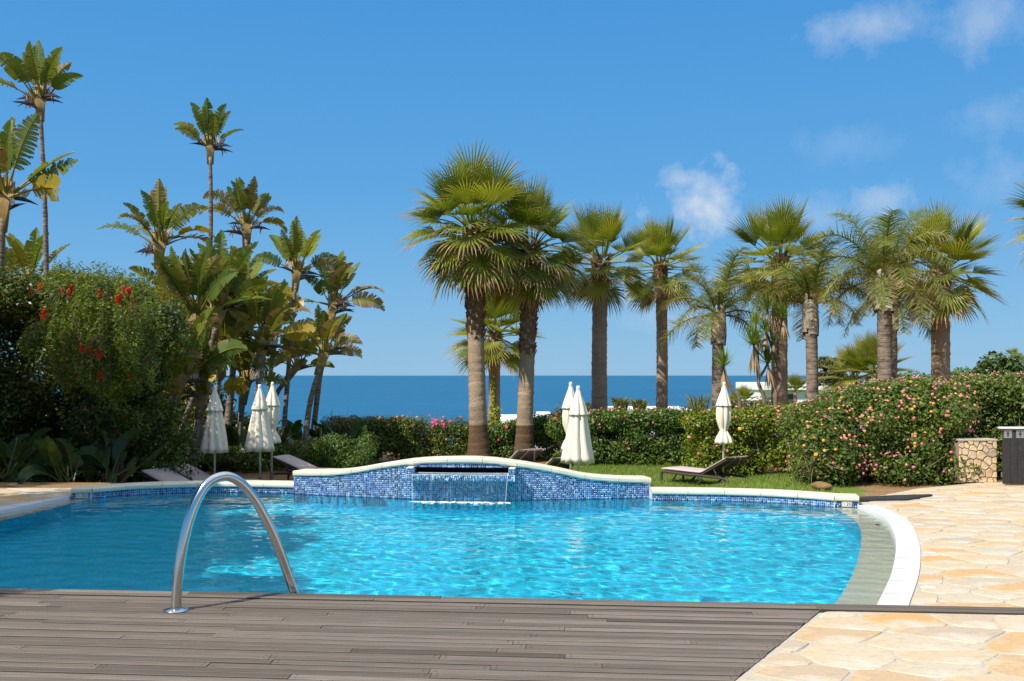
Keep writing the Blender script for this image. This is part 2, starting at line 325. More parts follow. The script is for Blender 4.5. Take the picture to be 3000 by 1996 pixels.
# vegetation
M['fan'] = m_leaf('fan_palm_leaf', [(0.095, 0.140, 0.014), (0.190, 0.240, 0.024), (0.34, 0.35, 0.045)], 0.4, 0.42, 'dry', (0.50, 0.33, 0.15), True, 0.5)
M['pinn'] = m_leaf('feather_palm_leaf', [(0.095, 0.135, 0.018), (0.17, 0.205, 0.030), (0.29, 0.29, 0.07)], 0.38, 0.4, 'dry', (0.48, 0.36, 0.19), True, 0.5)
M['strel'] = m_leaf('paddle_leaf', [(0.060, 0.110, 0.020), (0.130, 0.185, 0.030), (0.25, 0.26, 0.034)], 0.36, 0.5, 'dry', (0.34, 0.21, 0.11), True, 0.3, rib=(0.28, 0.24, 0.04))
M['strel_d'] = m_leaf('deep_green_paddle_leaf', [(0.018, 0.042, 0.010), (0.030, 0.066, 0.014), (0.05, 0.09, 0.016)], 0.2, 0.4, 'dry', (0.2, 0.13, 0.07), True, 0.35, rib=(0.12, 0.12, 0.03))  # paddle leaf for the young clumps, deep canopy shade put into its colour
M['strel_y'] = m_leaf('yellowing_paddle_leaf', [(0.25, 0.20, 0.015), (0.36, 0.26, 0.02), (0.42, 0.32, 0.03)], 0.32, 0.4, 'dry', (0.34, 0.2, 0.07), True, 0.4, rib=(0.4, 0.28, 0.03))
t = NT('palm_trunk'); ob = t.co('Object'); n1 = t.noise(t.co('Object', (14, 14, 60)), 1.0, 4, 0.6); n2 = t.noise(t.co('Object', (40, 40, 5)), 1.0, 4, 0.6); n3 = t.noise(ob, 1.1, 3)
c = t.mix(n1, t.mix(t.rand(), (0.22, 0.14, 0.09), (0.26, 0.18, 0.125)), (0.52, 0.37, 0.25)); c = t.mix(1.0, c, t.ramp(n3, [(0.3, (0.7,)*3), (0.7, (1.15,)*3)]), 'MULTIPLY')
M['ptrunk'] = t.done(t.prin(c, 0.9, t.bump(t.ma('ADD', n1, t.ma('MULTIPLY', n2, 0.6)), 0.9, 0.03), 0, 0.2))
t = NT('wet_palm_trunk'); ob = t.co('Object'); n1 = t.noise(t.co('Object', (14, 14, 60)), 1.0, 4, 0.6); n2 = t.noise(t.co('Object', (40, 40, 5)), 1.0, 4, 0.6); n3 = t.noise(ob, 1.1, 3)
c = t.mix(n1, (0.25, 0.165, 0.105), (0.56, 0.41, 0.275)); c = t.mix(1.0, c, t.ramp(n3, [(0.3, (0.7,)*3), (0.7, (1.15,)*3)]), 'MULTIPLY')
c = t.mix(t.attr('wet'), c, t.mix(1.0, c, (0.34, 0.29, 0.24), 'MULTIPLY'))
M['ptrunk_wet'] = t.done(t.prin(c, 0.85, t.bump(t.ma('ADD', n1, t.ma('MULTIPLY', n2, 0.6)), 0.9, 0.03), 0, 0.2))
t = NT('grey_ring_trunk'); n1 = t.noise(t.co('Object', (3, 3, 22)), 1.0, 5, 0.65, 0.4); n2 = t.noise(t.co('Object'), 9, 4, 0.6)
c = t.mix(t.ramp(n1, [(0.35, (0, 0, 0)), (0.65, (1, 1, 1))]), (0.10, 0.072, 0.05), (0.33, 0.26, 0.195)); c = t.mix(1.0, c, t.ramp(n2, [(0.3, (0.72,)*3), (0.7, (1.15,)*3)]), 'MULTIPLY')
M['gtrunk'] = t.done(t.prin(c, 0.9, t.bump(n1, 0.8, 0.03), 0, 0.2))
M['boot'] = m_plain('leaf_base_brown', (0.20, 0.105, 0.058), 0.9, var=0.5, scale=9, spec=0.2)
M['bootg'] = m_plain('leaf_base_grey', (0.40, 0.33, 0.25), 0.9, var=0.4, scale=7, spec=0.2)
M['sheath'] = m_plain('leaf_sheath', (0.30, 0.19, 0.055), 0.6, var=0.5, scale=5)
M['bract'] = m_plain('dark_bract', (0.022, 0.022, 0.030), 0.5)
M['sepal'] = m_plain('pale_sepal', (0.70, 0.62, 0.52), 0.7)
M['deadfl'] = m_plain('withered_flower', (0.20, 0.10, 0.05), 0.9)
M['bark'] = m_plain('brown_bark', (0.14, 0.095, 0.065), 0.95, var=0.4, scale=9, bump=0.8)
M['twig'] = m_plain('dry_twig', (0.20, 0.135, 0.085), 0.9, var=0.3)
M['lf_dark'] = m_leaf('ficus_leaf', [(0.024, 0.048, 0.010), (0.060, 0.095, 0.014), (0.16, 0.185, 0.020)], 0.25, 0.4)
M['lf_bottle'] = m_leaf('bottlebrush_leaf', [(0.038, 0.066, 0.008), (0.090, 0.140, 0.015), (0.27, 0.31, 0.030)], 0.35, 0.5)
M['lf_olive'] = m_leaf('olive_hedge_leaf', [(0.060, 0.090, 0.015), (0.115, 0.150, 0.024), (0.22, 0.24, 0.04)], 0.28, 0.5)
M['lf_green'] = m_leaf('green_hedge_leaf', [(0.040, 0.080, 0.013), (0.080, 0.150, 0.022), (0.17, 0.24, 0.034)], 0.32, 0.45)
M['lf_lime'] = m_leaf('lime_hedge_leaf', [(0.070, 0.115, 0.010), (0.14, 0.195, 0.014), (0.27, 0.30, 0.020)], 0.3, 0.4)
M['lf_lant'] = m_leaf('lantana_leaf', [(0.045, 0.085, 0.013), (0.100, 0.155, 0.022), (0.19, 0.24, 0.036)], 0.32, 0.55)
M['lf_gloss'] = m_leaf('glossy_leaf', [(0.025, 0.055, 0.012), (0.05, 0.10, 0.02), (0.11, 0.15, 0.03)], 0.15, 0.25)
M['lf_far'] = m_leaf('far_tree_leaf', [(0.05, 0.065, 0.018), (0.095, 0.105, 0.030), (0.16, 0.15, 0.05)], 0.25, 0.6)
M['lf_reed'] = m_leaf('reed_blade', [(0.08, 0.10, 0.02), (0.14, 0.16, 0.035), (0.30, 0.27, 0.10)], 0.25, 0.5)
M['lf_vine'] = m_leaf('vine_leaf', [(0.14, 0.20, 0.015), (0.25, 0.30, 0.02), (0.36, 0.38, 0.03)], 0.3, 0.5)
M['lf_red'] = m_leaf('reddish_leaf', [(0.16, 0.06, 0.035), (0.24, 0.10, 0.05), (0.16, 0.14, 0.03)], 0.3, 0.5)
M['pink'] = m_plain('pink_petal', (0.72, 0.15, 0.33), 0.6, var=0.2)
M['salmon'] = m_plain('salmon_petal', (0.84, 0.27, 0.22), 0.6, var=0.2)
M['orange'] = m_plain('orange_petal', (0.85, 0.40, 0.08), 0.6, var=0.2)
M['red'] = m_plain('red_petal', (0.70, 0.020, 0.015), 0.6, var=0.25)
M['magenta'] = m_plain('magenta_petal', (0.62, 0.020, 0.18), 0.6, var=0.25)
M['yellow'] = m_plain('yellow_petal', (0.85, 0.55, 0.02), 0.6, var=0.2)
M['yucca'] = m_leaf('yucca_blade', [(0.09, 0.16, 0.025), (0.15, 0.23, 0.03), (0.26, 0.32, 0.05)], 0.3, 0.4, 'dry', (0.42, 0.30, 0.16), True)
M['rock'] = m_plain('ochre_rock', (0.22, 0.125, 0.05), 0.9, var=0.4, scale=8, bump=0.8)
# ------------------------------------------------------------------ plan of the place (metres, camera over the origin, looking along +Y)
WZ = -0.04                                   # water level; the deck is z = 0
EDGE_U = Vector((0.9962, -0.0868, 0)); EDGE_N = Vector((-0.0868, -0.9962, 0)); EDGE_P = Vector((0, 7.136, 0))
R_IN = catmull([(4.25, 12.25), (4.18, 11.2), (3.89, 10.15), (3.6, 9.33), (3.07, 8.05), (2.56, 6.97), (2.52, 6.88)])
R_OUT = catmull([(4.49, 12.30), (4.44, 11.5), (4.296, 10.73), (3.82, 9.33), (3.29, 8.05), (2.78, 6.97), (2.73, 6.86)])
R_BLUE = catmull([(4.0, 12.40), (3.92, 11.47), (3.755, 10.75), (3.466, 9.88), (3.01, 8.7), (2.6, 7.75), (2.32, 7.17), (2.1, 6.7)])
L_OUT = catmull([(-5.86, 13.22), (-6.22, 12.1), (-6.52, 10.6), (-6.62, 9.0), (-6.45, 7.55)])
L_IN = catmull([(-5.845, 13.15), (-6.04, 11.74), (-6.32, 10.5), (-6.40, 9.0), (-6.22, 7.55)])
L_BLUE = catmull([(-5.62, 13.22), (-5.78, 11.3), (-6.0, 10.2), (-6.1, 9.0), (-5.95, 7.6)])
RIM_R = catmull([(1.84, 13.10), (2.24, 13.07), (3.1, 12.93), (3.65, 12.68), (4.02, 12.40)])
RIM_L = catmull([(-5.59, 13.25), (-5.15, 13.67), (-4.3, 13.93), (-3.6, 13.93), (-3.0, 13.84)])
FNT = catmull([(-3.02, 13.78), (-2.4, 13.55), (-1.83, 13.37), (-1.38, 13.23), (-0.68, 13.12), (0.03, 13.10), (1.0, 13.20), (1.86, 13.37)], 10)
FNT_TOP = [(-3.05, .279), (-2.74, .286), (-2.5, .300), (-2.28, .322), (-2.05, .362), (-1.82, .410), (-1.6, .450), (-1.37, .482), (-1.1, .504), (-.7, .518), (-.456, .516), (-.2, .50), (0, .475), (.23, .442), (.456, .402), (.7, .352), (.91, .303), (1.09, .272), (1.35, .248), (1.6, .233), (1.9, .224)]
def strip(name, A, B, za, zb, m, kind='structure', parent=None, n=40):
    A = resample(A, n); B = resample(B, n); b = MB()
    b.add([(p[0], p[1], za) for p in A]+[(p[0], p[1], zb) for p in B], [(i, i+1, n+i+1, n+i) for i in range(n-1)])
    o = b.build(name, m, parent, True)
    if parent is None: tag(o, kind=kind)
    return o
def ngon(name, pts, z, m):
    bm = bmesh.new(); vs = [bm.verts.new((p[0], p[1], z)) for p in pts]; f = bm.faces.new(vs); f.normal_update()
    if f.normal.z < 0: f.normal_flip()
    bmesh.ops.triangulate(bm, faces=[f]); me = bpy.data.meshes.new(name); bm.to_mesh(me); bm.free()
    return tag(obj(name, me, m), kind='structure')
# sea
b = MB(); b.add([(-70000, 140, -18), (70000, 140, -18), (70000, 85000, -18), (-70000, 85000, -18)], [(0, 1, 2, 3)])
tag(b.build('sea', M['sea']), kind='structure')
# ground: one sheet, lawn and earth, sloping away to the sea behind the hedge
def ground_h(x, y):
    lo = -0.72 + 0.66*smooth01((x-2.3)/2.2)*smooth01((21-y)/5.0) + 0.62*smooth01((-5.0-x)/1.6)*smooth01((20-y)/4.5)
    far = -np.clip((y-29)*0.075, 0, 20)
    hill = smooth01((x/np.maximum(y, 1)-0.36)/0.12)*smooth01((y-36)/50)
    hl = smooth01((-x/np.maximum(y, 1)-0.40)/0.12)*smooth01((y-36)/50)
    far = far*(1-np.maximum(hill, hl)*0.95)
    return np.where(y < 13.0, -0.06, lo) + far
xs = np.concatenate([np.linspace(-420, -40, 16), np.linspace(-36, -15, 12), np.arange(-14, 14.01, 0.25), np.linspace(15, 36, 12), np.linspace(40, 420, 24)])
ys = np.concatenate([np.linspace(-40, -4, 8), np.arange(-3, 12.9, 0.5), np.arange(13.0, 31, 0.25), np.linspace(32, 60, 15), np.linspace(66, 420, 30)])
X, Y = np.meshgrid(xs, ys); Z = ground_h(X, Y); V = np.stack([X, Y, Z], -1).reshape(-1, 3); nx, ny = len(xs), len(ys)
def inside(p, poly):
    c = False; j = len(poly)-1
    for i in range(len(poly)):
        if (poly[i][1] > p[1]) != (poly[j][1] > p[1]) and p[0] < (poly[j][0]-poly[i][0])*(p[1]-poly[i][1])/(poly[j][1]-poly[i][1])+poly[i][0]: c = not c
        j = i
    return c
HOLE = [(-6.3, -3), (-6.5, 10), (-6.1, 12.6), (-5.75, 13.3), (-5.2, 13.95), (-4.3, 14.22), (-3.0, 14.12), (-2.0, 13.7), (0, 13.4), (1.9, 13.6), (3.1, 13.2), (4.1, 12.65), (4.35, 12.25), (4.0, 10.2), (3.2, 8), (2.6, 6.8), (1.3, 5.2), (0.2, 3.2), (0.2, -3)]
Fc = []
for j in range(ny-1):
    for i in range(nx-1):
        if ys[j] < 14.3 and ys[j] > -3.1 and -6.8 < xs[i] < 4.5 and inside(((xs[i]+xs[i+1])/2, (ys[j]+ys[j+1])/2), HOLE): continue
        Fc.append((j*nx+i, j*nx+i+1, (j+1)*nx+i+1, (j+1)*nx+i))
soil = np.ones_like(X)
lawn = (X > -4.6) & (X < 5.0+(Y-14)*0.10) & (Y > 13.2) & (Y < 26.2)
soil[lawn] = 0.0
soil[(Y > 60)] = 0.35
gme = mesh_np('ground', V, np.array(Fc), attr=('soil', soil.ravel()))
gme.polygons.foreach_set('use_smooth', [True]*len(gme.polygons))
tag(obj('ground', gme, M['ground']), kind='structure')
# grass blades on the lawn
n = 90000; gx = rng.uniform(-4.5, 5.2, n); gy = 13.6+(26.0-13.6)*rng.uniform(0, 1, n)
ok = (gx < 4.6+(gy-14)*0.10) & ~((gx > 3.2) & (gy < 13.4)); gx = gx[ok]; gy = gy[ok]; n = len(gx)
hgt = rng.uniform(0.03, 0.075, n); az = rng.uniform(0, 6.283, n); wd = 0.006; lean = rng.normal(0, 0.025, (n, 2))
gz = ground_h(gx, gy); ca, sa = np.cos(az)*wd, np.sin(az)*wd
V = np.stack([np.stack([gx-ca, gy-sa, gz], 1), np.stack([gx+ca, gy+sa, gz], 1), np.stack([gx+lean[:, 0], gy+lean[:, 1], gz+hgt], 1)], 1).reshape(-1, 3)
tag(obj('lawn_grass', mesh_np('lawn_grass', V, np.arange(3*n).reshape(n, 3)), M['grass']), 'short mown green grass of the lawn behind the pool', 'grass', kind='stuff')

# ------------------------------------------------------------------ crazy paving
def clip_half(poly, q, nrm):
    out = []; k = len(poly)
    for i in range(k):
        a, b_ = poly[i], poly[(i+1) % k]; da = (a[0]-q[0])*nrm[0]+(a[1]-q[1])*nrm[1]; db = (b_[0]-q[0])*nrm[0]+(b_[1]-q[1])*nrm[1]
        if da <= 0: out.append(a)
        if da*db < 0: t_ = da/(da-db); out.append((a[0]+(b_[0]-a[0])*t_, a[1]+(b_[1]-a[1])*t_))
    return out
def clip_line(poly, line, off=0.0):
    """keep what lies to the left of the directed polyline"""
    for _ in range(4):
        worst = -0.002; best = None
        for p in poly:
            bd = 1e9; bs = None
            for i in range(len(line)-1):
                a = line[i]; d = line[i+1]-a; L2 = d.dot(d); t_ = max(0, min(1, ((p[0]-a[0])*d[0]+(p[1]-a[1])*d[1])/L2))
                q = a+d*t_; dd = (p[0]-q[0])**2+(p[1]-q[1])**2
                if dd < bd: bd = dd; bs = (q, d/math.sqrt(L2))
            q, d = bs; nl = np.array((-d[1], d[0])); s = (p[0]-q[0])*nl[0]+(p[1]-q[1])*nl[1]-off
            if s < worst: worst = s; best = (q+nl*off, -nl)
        if best is None: return poly
        poly = clip_half(poly, best[0], best[1])
        if len(poly) < 3: return []
    return poly
def cells(pts, joint, box=1.6):
    out = []
    for i, p in enumerate(pts):
        poly = [(p[0]-box, p[1]-box), (p[0]+box, p[1]-box), (p[0]+box, p[1]+box), (p[0]-box, p[1]+box)]
        for j, q in enumerate(pts):
            if i == j: continue
            d = (q[0]-p[0], q[1]-p[1]); L = math.hypot(*d)
            if L > 2*box: continue
            nn = (d[0]/L, d[1]/L); mpt = ((p[0]+q[0])/2-nn[0]*joint/2, (p[1]+q[1])/2-nn[1]*joint/2)
            poly = clip_half(poly, mpt, nn)
            if len(poly) < 3: break
        out.append(poly)
    return out
def darts(test, bb, rmin, rmax, tries):
    P = []
    for _ in range(tries):
        p = (random.uniform(bb[0], bb[1]), random.uniform(bb[2], bb[3])); r = random.uniform(rmin, rmax)**1.0
        if not test(p): continue
        if all(math.hypot(p[0]-q[0], p[1]-q[1]) > (r+q[2])*0.5 for q in P): P.append((p[0], p[1], r))
    return P
def area(p): return 0.5*abs(sum(p[i][0]*p[(i+1) % len(p)][1]-p[(i+1) % len(p)][0]*p[i][1] for i in range(len(p))))
def wobble(poly, amp):
    """corners rounded and edges chipped a little"""
    k = len(poly); out = []
    for i in range(k):
        a, b_, c_ = poly[i-1], poly[i], poly[(i+1) % k]
        for (o1, f) in ((a, 0.16), (c_, 0.16)):
            L = math.hypot(o1[0]-b_[0], o1[1]-b_[1]); f = min(f, 0.05/max(L, 1e-4))
            out.append((b_[0]+(o1[0]-b_[0])*f+random.uniform(-amp, amp), b_[1]+(o1[1]-b_[1])*f+random.uniform(-amp, amp)))
        L = math.hypot(c_[0]-b_[0], c_[1]-b_[1])
        if L > 0.22: out.append(((b_[0]+c_[0])/2+random.uniform(-amp, amp)*1.3, (b_[1]+c_[1])/2+random.uniform(-amp, amp)*1.3))
    return out
def stone_mesh(poly, thick, bev, tilt=0.002):
    cx = sum(p[0] for p in poly)/len(poly); cy = sum(p[1] for p in poly)/len(poly); k = len(poly)
    def ins(p, d):
        L = math.hypot(p[0]-cx, p[1]-cy); f = max(0.3, 1-d/max(L, 1e-3)); return ((p[0]-cx)*f, (p[1]-cy)*f)
    tx, ty = random.uniform(-tilt, tilt), random.uniform(-tilt, tilt); b = MB()
    vs = [(p[0]-cx, p[1]-cy, -thick) for p in poly]+[(p[0]-cx, p[1]-cy, -bev) for p in poly]+[ins(p, bev)+(0,) for p in poly]
    vs = [(v[0], v[1], v[2]+(v[0]*tx+v[1]*ty)*2) for v in vs]
    b.add(vs, [(l*k+i, l*k+(i+1) % k, (l+1)*k+(i+1) % k, (l+1)*k+i) for l in range(2) for i in range(k)]+[tuple(2*k+i for i in range(k))])
    return b.mesh('flagstone'), (cx, cy)
CUT_A = Vector((2.06, 6.71)); CUT_B = Vector((0.20, 3.62))
edge_far = [np.array((EDGE_P+EDGE_U*s).to_2d()) for s in (1.0, 9.5)]
strip_near = [np.array((EDGE_P+EDGE_U*s+EDGE_N*0.18).to_2d()) for s in (1.0, 9.5)]
bed = tag(ngon('paving', [(-0.1, 2.5), (0.2, 3.62), (2.08, 6.74)]+[tuple(p) for p in ((R_IN+R_OUT)/2)[::-1]]+[(4.34, 12.34), (4.34, 12.7), (4.45, 12.98), (4.9, 13.27), (5.76, 14.14), (6.7, 14.74), (7.38, 15.1), (9.5, 15.4), (9.5, 2.5)], -0.008, M['mortar']), kind='structure')
far_edge = [np.array(p) for p in [(9.6, 15.36), (7.38, 15.05), (6.7, 14.7), (5.76, 14.1), (4.9, 13.25), (4.36, 12.93), (3.4, 12.4)]]
AN = 1.38; P = [(p[0]*AN, p[1], p[2]) for p in darts(lambda p: True, (0.1, 9.2/AN, 3.2, 15.4), 0.18, 0.56, 20000)]
cut_line = [np.array((2.14, 6.82)), np.array((0.24, 3.66))]
def emit(poly, parent, zt=0.0, joint_amp=0.007):
    if len(poly) < 3 or area(poly) < 0.012: return
    me, c_ = stone_mesh(wobble(poly, joint_amp), 0.03, 0.006)
    o = obj('flagstone', me, M['flag'], parent); o.location = (c_[0], c_[1], zt+random.uniform(-0.003, 0.002))
for poly in cells([(p[0]/AN, p[1]) for p in P], 0.016):
    if len(poly) < 3: continue
    poly = [(p[0]*AN, p[1]) for p in poly]
    cy = sum(p[1] for p in poly)/len(poly)
    near = clip_line(list(poly), [strip_near[1], strip_near[0]], 0.012)           # on the terrace side of the board strip
    if near:
        near = clip_line(near, [cut_line[1], cut_line[0]][::-1], 0.016)
        if near: emit(near, bed)
    far = clip_line(list(poly), edge_far, 0.012)
    if far:
        far = clip_line(far, list(R_OUT), 0.008)
        if far and cy > 11.6: far = clip_line(far, far_edge, 0.0)
        if far and cy > 11.0: far = clip_half(far, (4.36, 0), (-1, 0)) if cy > 12.2 else far
        if far: emit(far, bed)
bedl = tag(ngon('paving_left', [tuple(p) for p in (L_IN+L_OUT)/2]+[(-9.5, 7.4), (-9.5, 14.25), (-5.6, 14.2), (-5.75, 13.5)], -0.008, M['mortar']), kind='structure')
P = darts(lambda p: True, (-9.3, -5.4, 7.6, 14.2), 0.32, 0.8, 3500)
for poly in cells([(p[0], p[1]) for p in P], 0.022):
    if len(poly) < 3: continue
    q = clip_line(list(poly), list(L_OUT)[::-1], 0.01)
    if q: q = clip_line(q, [np.array((-5.9, 13.25)), np.array((-5.5, 14.1)), np.array((-9.6, 14.2))][0:3], 0.0)
    if q: emit(q, bedl)

# ------------------------------------------------------------------ timber deck
deck = tag(ngon('deck', [tuple((EDGE_P+EDGE_U*-7.2+EDGE_N*0.03).to_2d()), tuple((EDGE_P+EDGE_U*2.0+EDGE_N*0.03).to_2d()), (2.0, 6.7), (0.16, 3.62), (0.16, 2.0), (-7, 2.0)], -0.05, M['gap']), kind='structure')
def board(x0, x1, off, w, parent, zt, slope=0.0):
    L = x1-x0
    if L < 0.12: return
    h = 0.028; c = 0.0025; b = MB(); y = w/2; a = random.uniform(-.0012, .0012)
    prof = [(-y, -h), (y, -h), (y, -c), (y-c, 0), (-y+c, 0), (-y, -c)]
    vs = [(-L/2, p, q+a) for p, q in prof]+[(L/2-slope*p, p, q-a) for p, q in prof]
    b.add(vs, [(i, (i+1) % 6, 6+(i+1) % 6, 6+i)[::-1] for i in range(6)]+[(0, 1, 2, 3, 4, 5), (11, 10, 9, 8, 7, 6)])
    b.m[2] = b.m[5] = b.m[1] = b.m[0] = 0
    for i_ in (0, 1, 5): b.m[i_] = 1
    o = b.build('deck_board', [M['board'], M['board_edge']], parent)
    p = EDGE_P+EDGE_U*((x0+x1)/2)+EDGE_N*off; o.location = (p.x, p.y, zt+random.uniform(-.003, .002)); o.rotation_euler = (0, 0, math.atan2(EDGE_U.y, EDGE_U.x))
    for e, s in ((x0, 1), (x1, -1)):                               # screw heads at the board ends
        for q in (-0.27, 0.27):
            if off < 2.3 and -5 < e < 2.4: SCREWS.append((e+s*0.03, off+q*w, zt))
SCREWS = []; SLOPE = 0.0
pitch = 0.0862; w0 = 0.0735
joists = [-6.9+0.62*i for i in range(24)]
for k in range(48):
    off = 0.040+k*pitch
    if k < 2: xr = 9.4
    else:
        # where this row meets the slanting cut
        p = EDGE_P+EDGE_N*off; d = (CUT_B-CUT_A); den = EDGE_U.x*d.y-EDGE_U.y*d.x
        xr = ((CUT_A.x-p.x)*d.y-(CUT_A.y-p.y)*d.x)/den
        p2 = p+EDGE_N*0.1; SLOPE = (((CUT_A.x-p2.x)*d.y-(CUT_A.y-p2.y)*d.x)/den-xr)/0.1; xr += random.uniform(-.006, .003)
    x = -7.0-random.uniform(0, 2.0)
    while x < xr-0.05:
        nxt = x+random.choice([1.24, 1.86, 2.48, 2.48, 3.1, 1.86])+random.uniform(-.02, .02)
        if xr-nxt < 0.35: nxt = xr
        e = min(nxt, xr)
        if e > -6.2 and x < 8: board(max(x, -6.9), e-(0.004 if e < xr else 0), off, w0, deck, 0.008 if k < 2 else 0.0, SLOPE if (e == xr and k > 1) else 0.0)
        x = nxt
b = MB()
for (sx, so, sz) in SCREWS:
    p = EDGE_P+EDGE_U*sx+EDGE_N*so; r = 0.0042
    b.add([(p.x+r*math.cos(a), p.y+r*math.sin(a), sz+0.0022) for a in [i*math.pi/3 for i in range(6)]], [(0, 1, 2, 3, 4, 5)])
tag(b.build('screw_heads', M['gap'], deck), kind='stuff')
# small duckboard by the corner of the pool
mat_ = thing('duckboard', 'dark slatted timber duckboard on the paving by the pool corner', 'duckboard', (4.95, 13.0, 0))
pts = [(4.42, 12.62, 12.90), (5.05, 12.72, 13.12), (5.56, 13.16, 13.22)]
for i in range(5):
    f0, f1 = i/5+0.01, (i+1)/5-0.01; top = []; 
    for (x, ya, yb) in pts: top += [(x-4.95, ya+(yb-ya)*f0-13.0), (x-4.95, ya+(yb-ya)*f1-13.0)]
    b = MB(); vs = [(p[0], p[1], 0.006) for p in top]+[(p[0], p[1], 0.024) for p in top]
    b.add(vs, [(6, 8, 9, 7), (8, 10, 11, 9), (0, 2, 8, 6), (2, 4, 10, 8), (3, 1, 7, 9), (5, 3, 9, 11), (1, 0, 6, 7), (4, 5, 11, 10)])
    b.build('slat', M['black_board'], mat_)

# ------------------------------------------------------------------ pool
front = [tuple((EDGE_P+EDGE_U*2.45+EDGE_N*0.10).to_2d()), tuple((EDGE_P+EDGE_U*-6.3+EDGE_N*0.10).to_2d())]
fnt_off = FNT + np.array((0, 0.02))
shore = [tuple(p) for p in L_IN[::-1]]+[(-5.84, 13.20), (-5.60, 13.26)]+[tuple(p) for p in RIM_L[1:]]+[tuple(p) for p in FNT[1:-1]]+[tuple(p) for p in RIM_R]+[(4.26, 12.36)]
pool_w = shore+[tuple(p) for p in R_IN if p[1] > 6.85]+front

def wave_water():
    gx = np.arange(-6.7, 4.6, 0.028); gy = np.arange(6.2, 14.2, 0.028); X, Y = np.meshgrid(gx, gy); g_ = np.random.default_rng(3); Z = np.zeros_like(X)
    for i in range(80):
        lam = 0.08*10**g_.uniform(0, 0.85); a = g_.normal(1.5, 0.55); k = 2*math.pi/lam; Z += 0.00050*lam**0.60*np.sin(k*(X*math.cos(a)+Y*math.sin(a))+g_.uniform(0, 6.28)+0.6*np.sin(X*0.9+i)+0.6*np.sin(Y*1.1+2*i))
    poly = np.array(pool_w); cen = poly.mean(0)
    # inside test, vectorised
    def ins(x, y):
        c = np.zeros(x.shape, bool); j = len(poly)-1
        for i in range(len(poly)):
            xi, yi = poly[i]; xj, yj = poly[j]
            if yi != yj: c ^= ((yi > y) != (yj > y)) & (x < (xj-xi)*(y-yi)/(yj-yi)+xi)
            j = i
        return c
    m = np.zeros(X.shape, bool)
    for dx, dy in ((0, 0), (.06, 0), (-.06, 0), (0, .06), (0, -.06)): m |= ins(X+dx, Y+dy)
    f = m[:-1, :-1] & m[1:, :-1] & m[:-1, 1:] & m[1:, 1:]
    jj, ii = np.nonzero(f); nx_ = len(gx); base = jj*nx_+ii; Fq = np.stack([base, base+1, base+1+nx_, base+nx_], 1)
    used, inv = np.unique(Fq.ravel(), return_inverse=True); V = np.stack([X.ravel(), Y.ravel(), WZ+Z.ravel()], 1)[used]
    me = mesh_np('pool_water', V, inv.reshape(-1, 4)); me.polygons.foreach_set('use_smooth', [True]*len(me.polygons))
    o = tag(obj('pool_water', me, M['water']), kind='structure'); o.cycles.is_caustics_caster = True
    return o
wave_water()
FLOOR = -1.2
inner = [tuple(p) for p in L_BLUE[::-1]]+[tuple(p) for p in RIM_L[1:]]+[tuple(p) for p in FNT[1:-1]]+[tuple(p) for p in RIM_R]+[tuple(p) for p in R_BLUE]+front
ngon('pool_floor', [(-7.2, 6.3), (5.2, 6.3), (5.2, 14.4), (-7.2, 14.4)], FLOOR, M['shell'])
b = MB(); k = len(inner)
b.add([(p[0], p[1], FLOOR) for p in inner]+[(p[0], p[1], -0.10) for p in inner], [(i, (i+1) % k, k+(i+1) % k, k+i) for i in range(k)])
tag(b.build('pool_sides', M['shell']), kind='structure')
for q_ in (strip('overflow_ledge', R_IN, R_BLUE, -0.050, -0.085, M['ledge']), strip('overflow_ledge_left', L_IN, L_BLUE, -0.050, -0.085, M['ledge'])): pass
b = MB(); b.box((4.15, 12.37, -0.3), (0.5, 0.1, 0.42)); b.box((-5.72, 13.22, -0.3), (0.4, 0.1, 0.42)); 
tag(b.build('pool_corner_base', M['ledge']), kind='structure')
for q_ in bpy.data.objects:
    if q_.name.startswith(('pool_floor', 'pool_sides', 'overflow_ledge', 'pool_corner')): q_.cycles.is_caustics_receiver = True
# white overflow grates
def grate(name, A, B, label, zt=0.004):
    t_ = thing(name, label, 'grate', (float(A[len(A)//2][0]), float(A[len(A)//2][1]), 0)); o = Vector(t_.location)
    n = 60; a = resample(A, n); c = resample(B, n)
    for (f0, f1, nm) in ((0.0, 0.07, 'grate_frame'), (0.93, 1.0, 'grate_frame')):
        p = a+(c-a)*f0; q = a+(c-a)*f1; b = MB()
        vs = [(u[0]-o.x, u[1]-o.y, z) for z in (zt, zt-0.06) for r in (p, q) for u in r]
        b.add(vs, [(i, i+1, n+i+1, n+i) for i in range(n-1)]+[(2*n+i, 2*n+i+1, i+1, i) for i in range(n-1)]+[(n+i, n+i+1, 3*n+i+1, 3*n+i) for i in range(n-1)])
        b.build(nm, M['grate'], t_)
    m_ = 230; a = resample(A, m_); c = resample(B, m_); b = MB()
    for i in range(m_-1):
        if i % 21 == 20: continue
        p0 = a[i]+(c[i]-a[i])*.07; q0 = a[i]+(c[i]-a[i])*.93; p1 = a[i]+(a[i+1]-a[i])*.78; q1 = c[i]+(c[i+1]-c[i])*.78; p1 = p1+(q1-p1)*.07; q1 = q1-(q1-p1)*.07
        vs = [(u[0]-o.x, u[1]-o.y, z) for z in (zt-0.001, zt-0.02) for u in (p0, q0, q1, p1)]
        b.add(vs, [(0, 1, 2, 3), (0, 4, 5, 1), (1, 5, 6, 2), (2, 6, 7, 3), (3, 7, 4, 0)])
    tag(b.build('grate_bars', M['grate'], t_), kind='stuff')
    p = a+(c-a)*0.0; b = MB(); b.add([(u[0]-o.x, u[1]-o.y, -0.05) for u in a]+[(u[0]-o.x, u[1]-o.y, -0.05) for u in c], [(i, i+1, m_+i+1, m_+i) for i in range(m_-1)])
    b.build('channel', M['grout'], t_)
    return t_
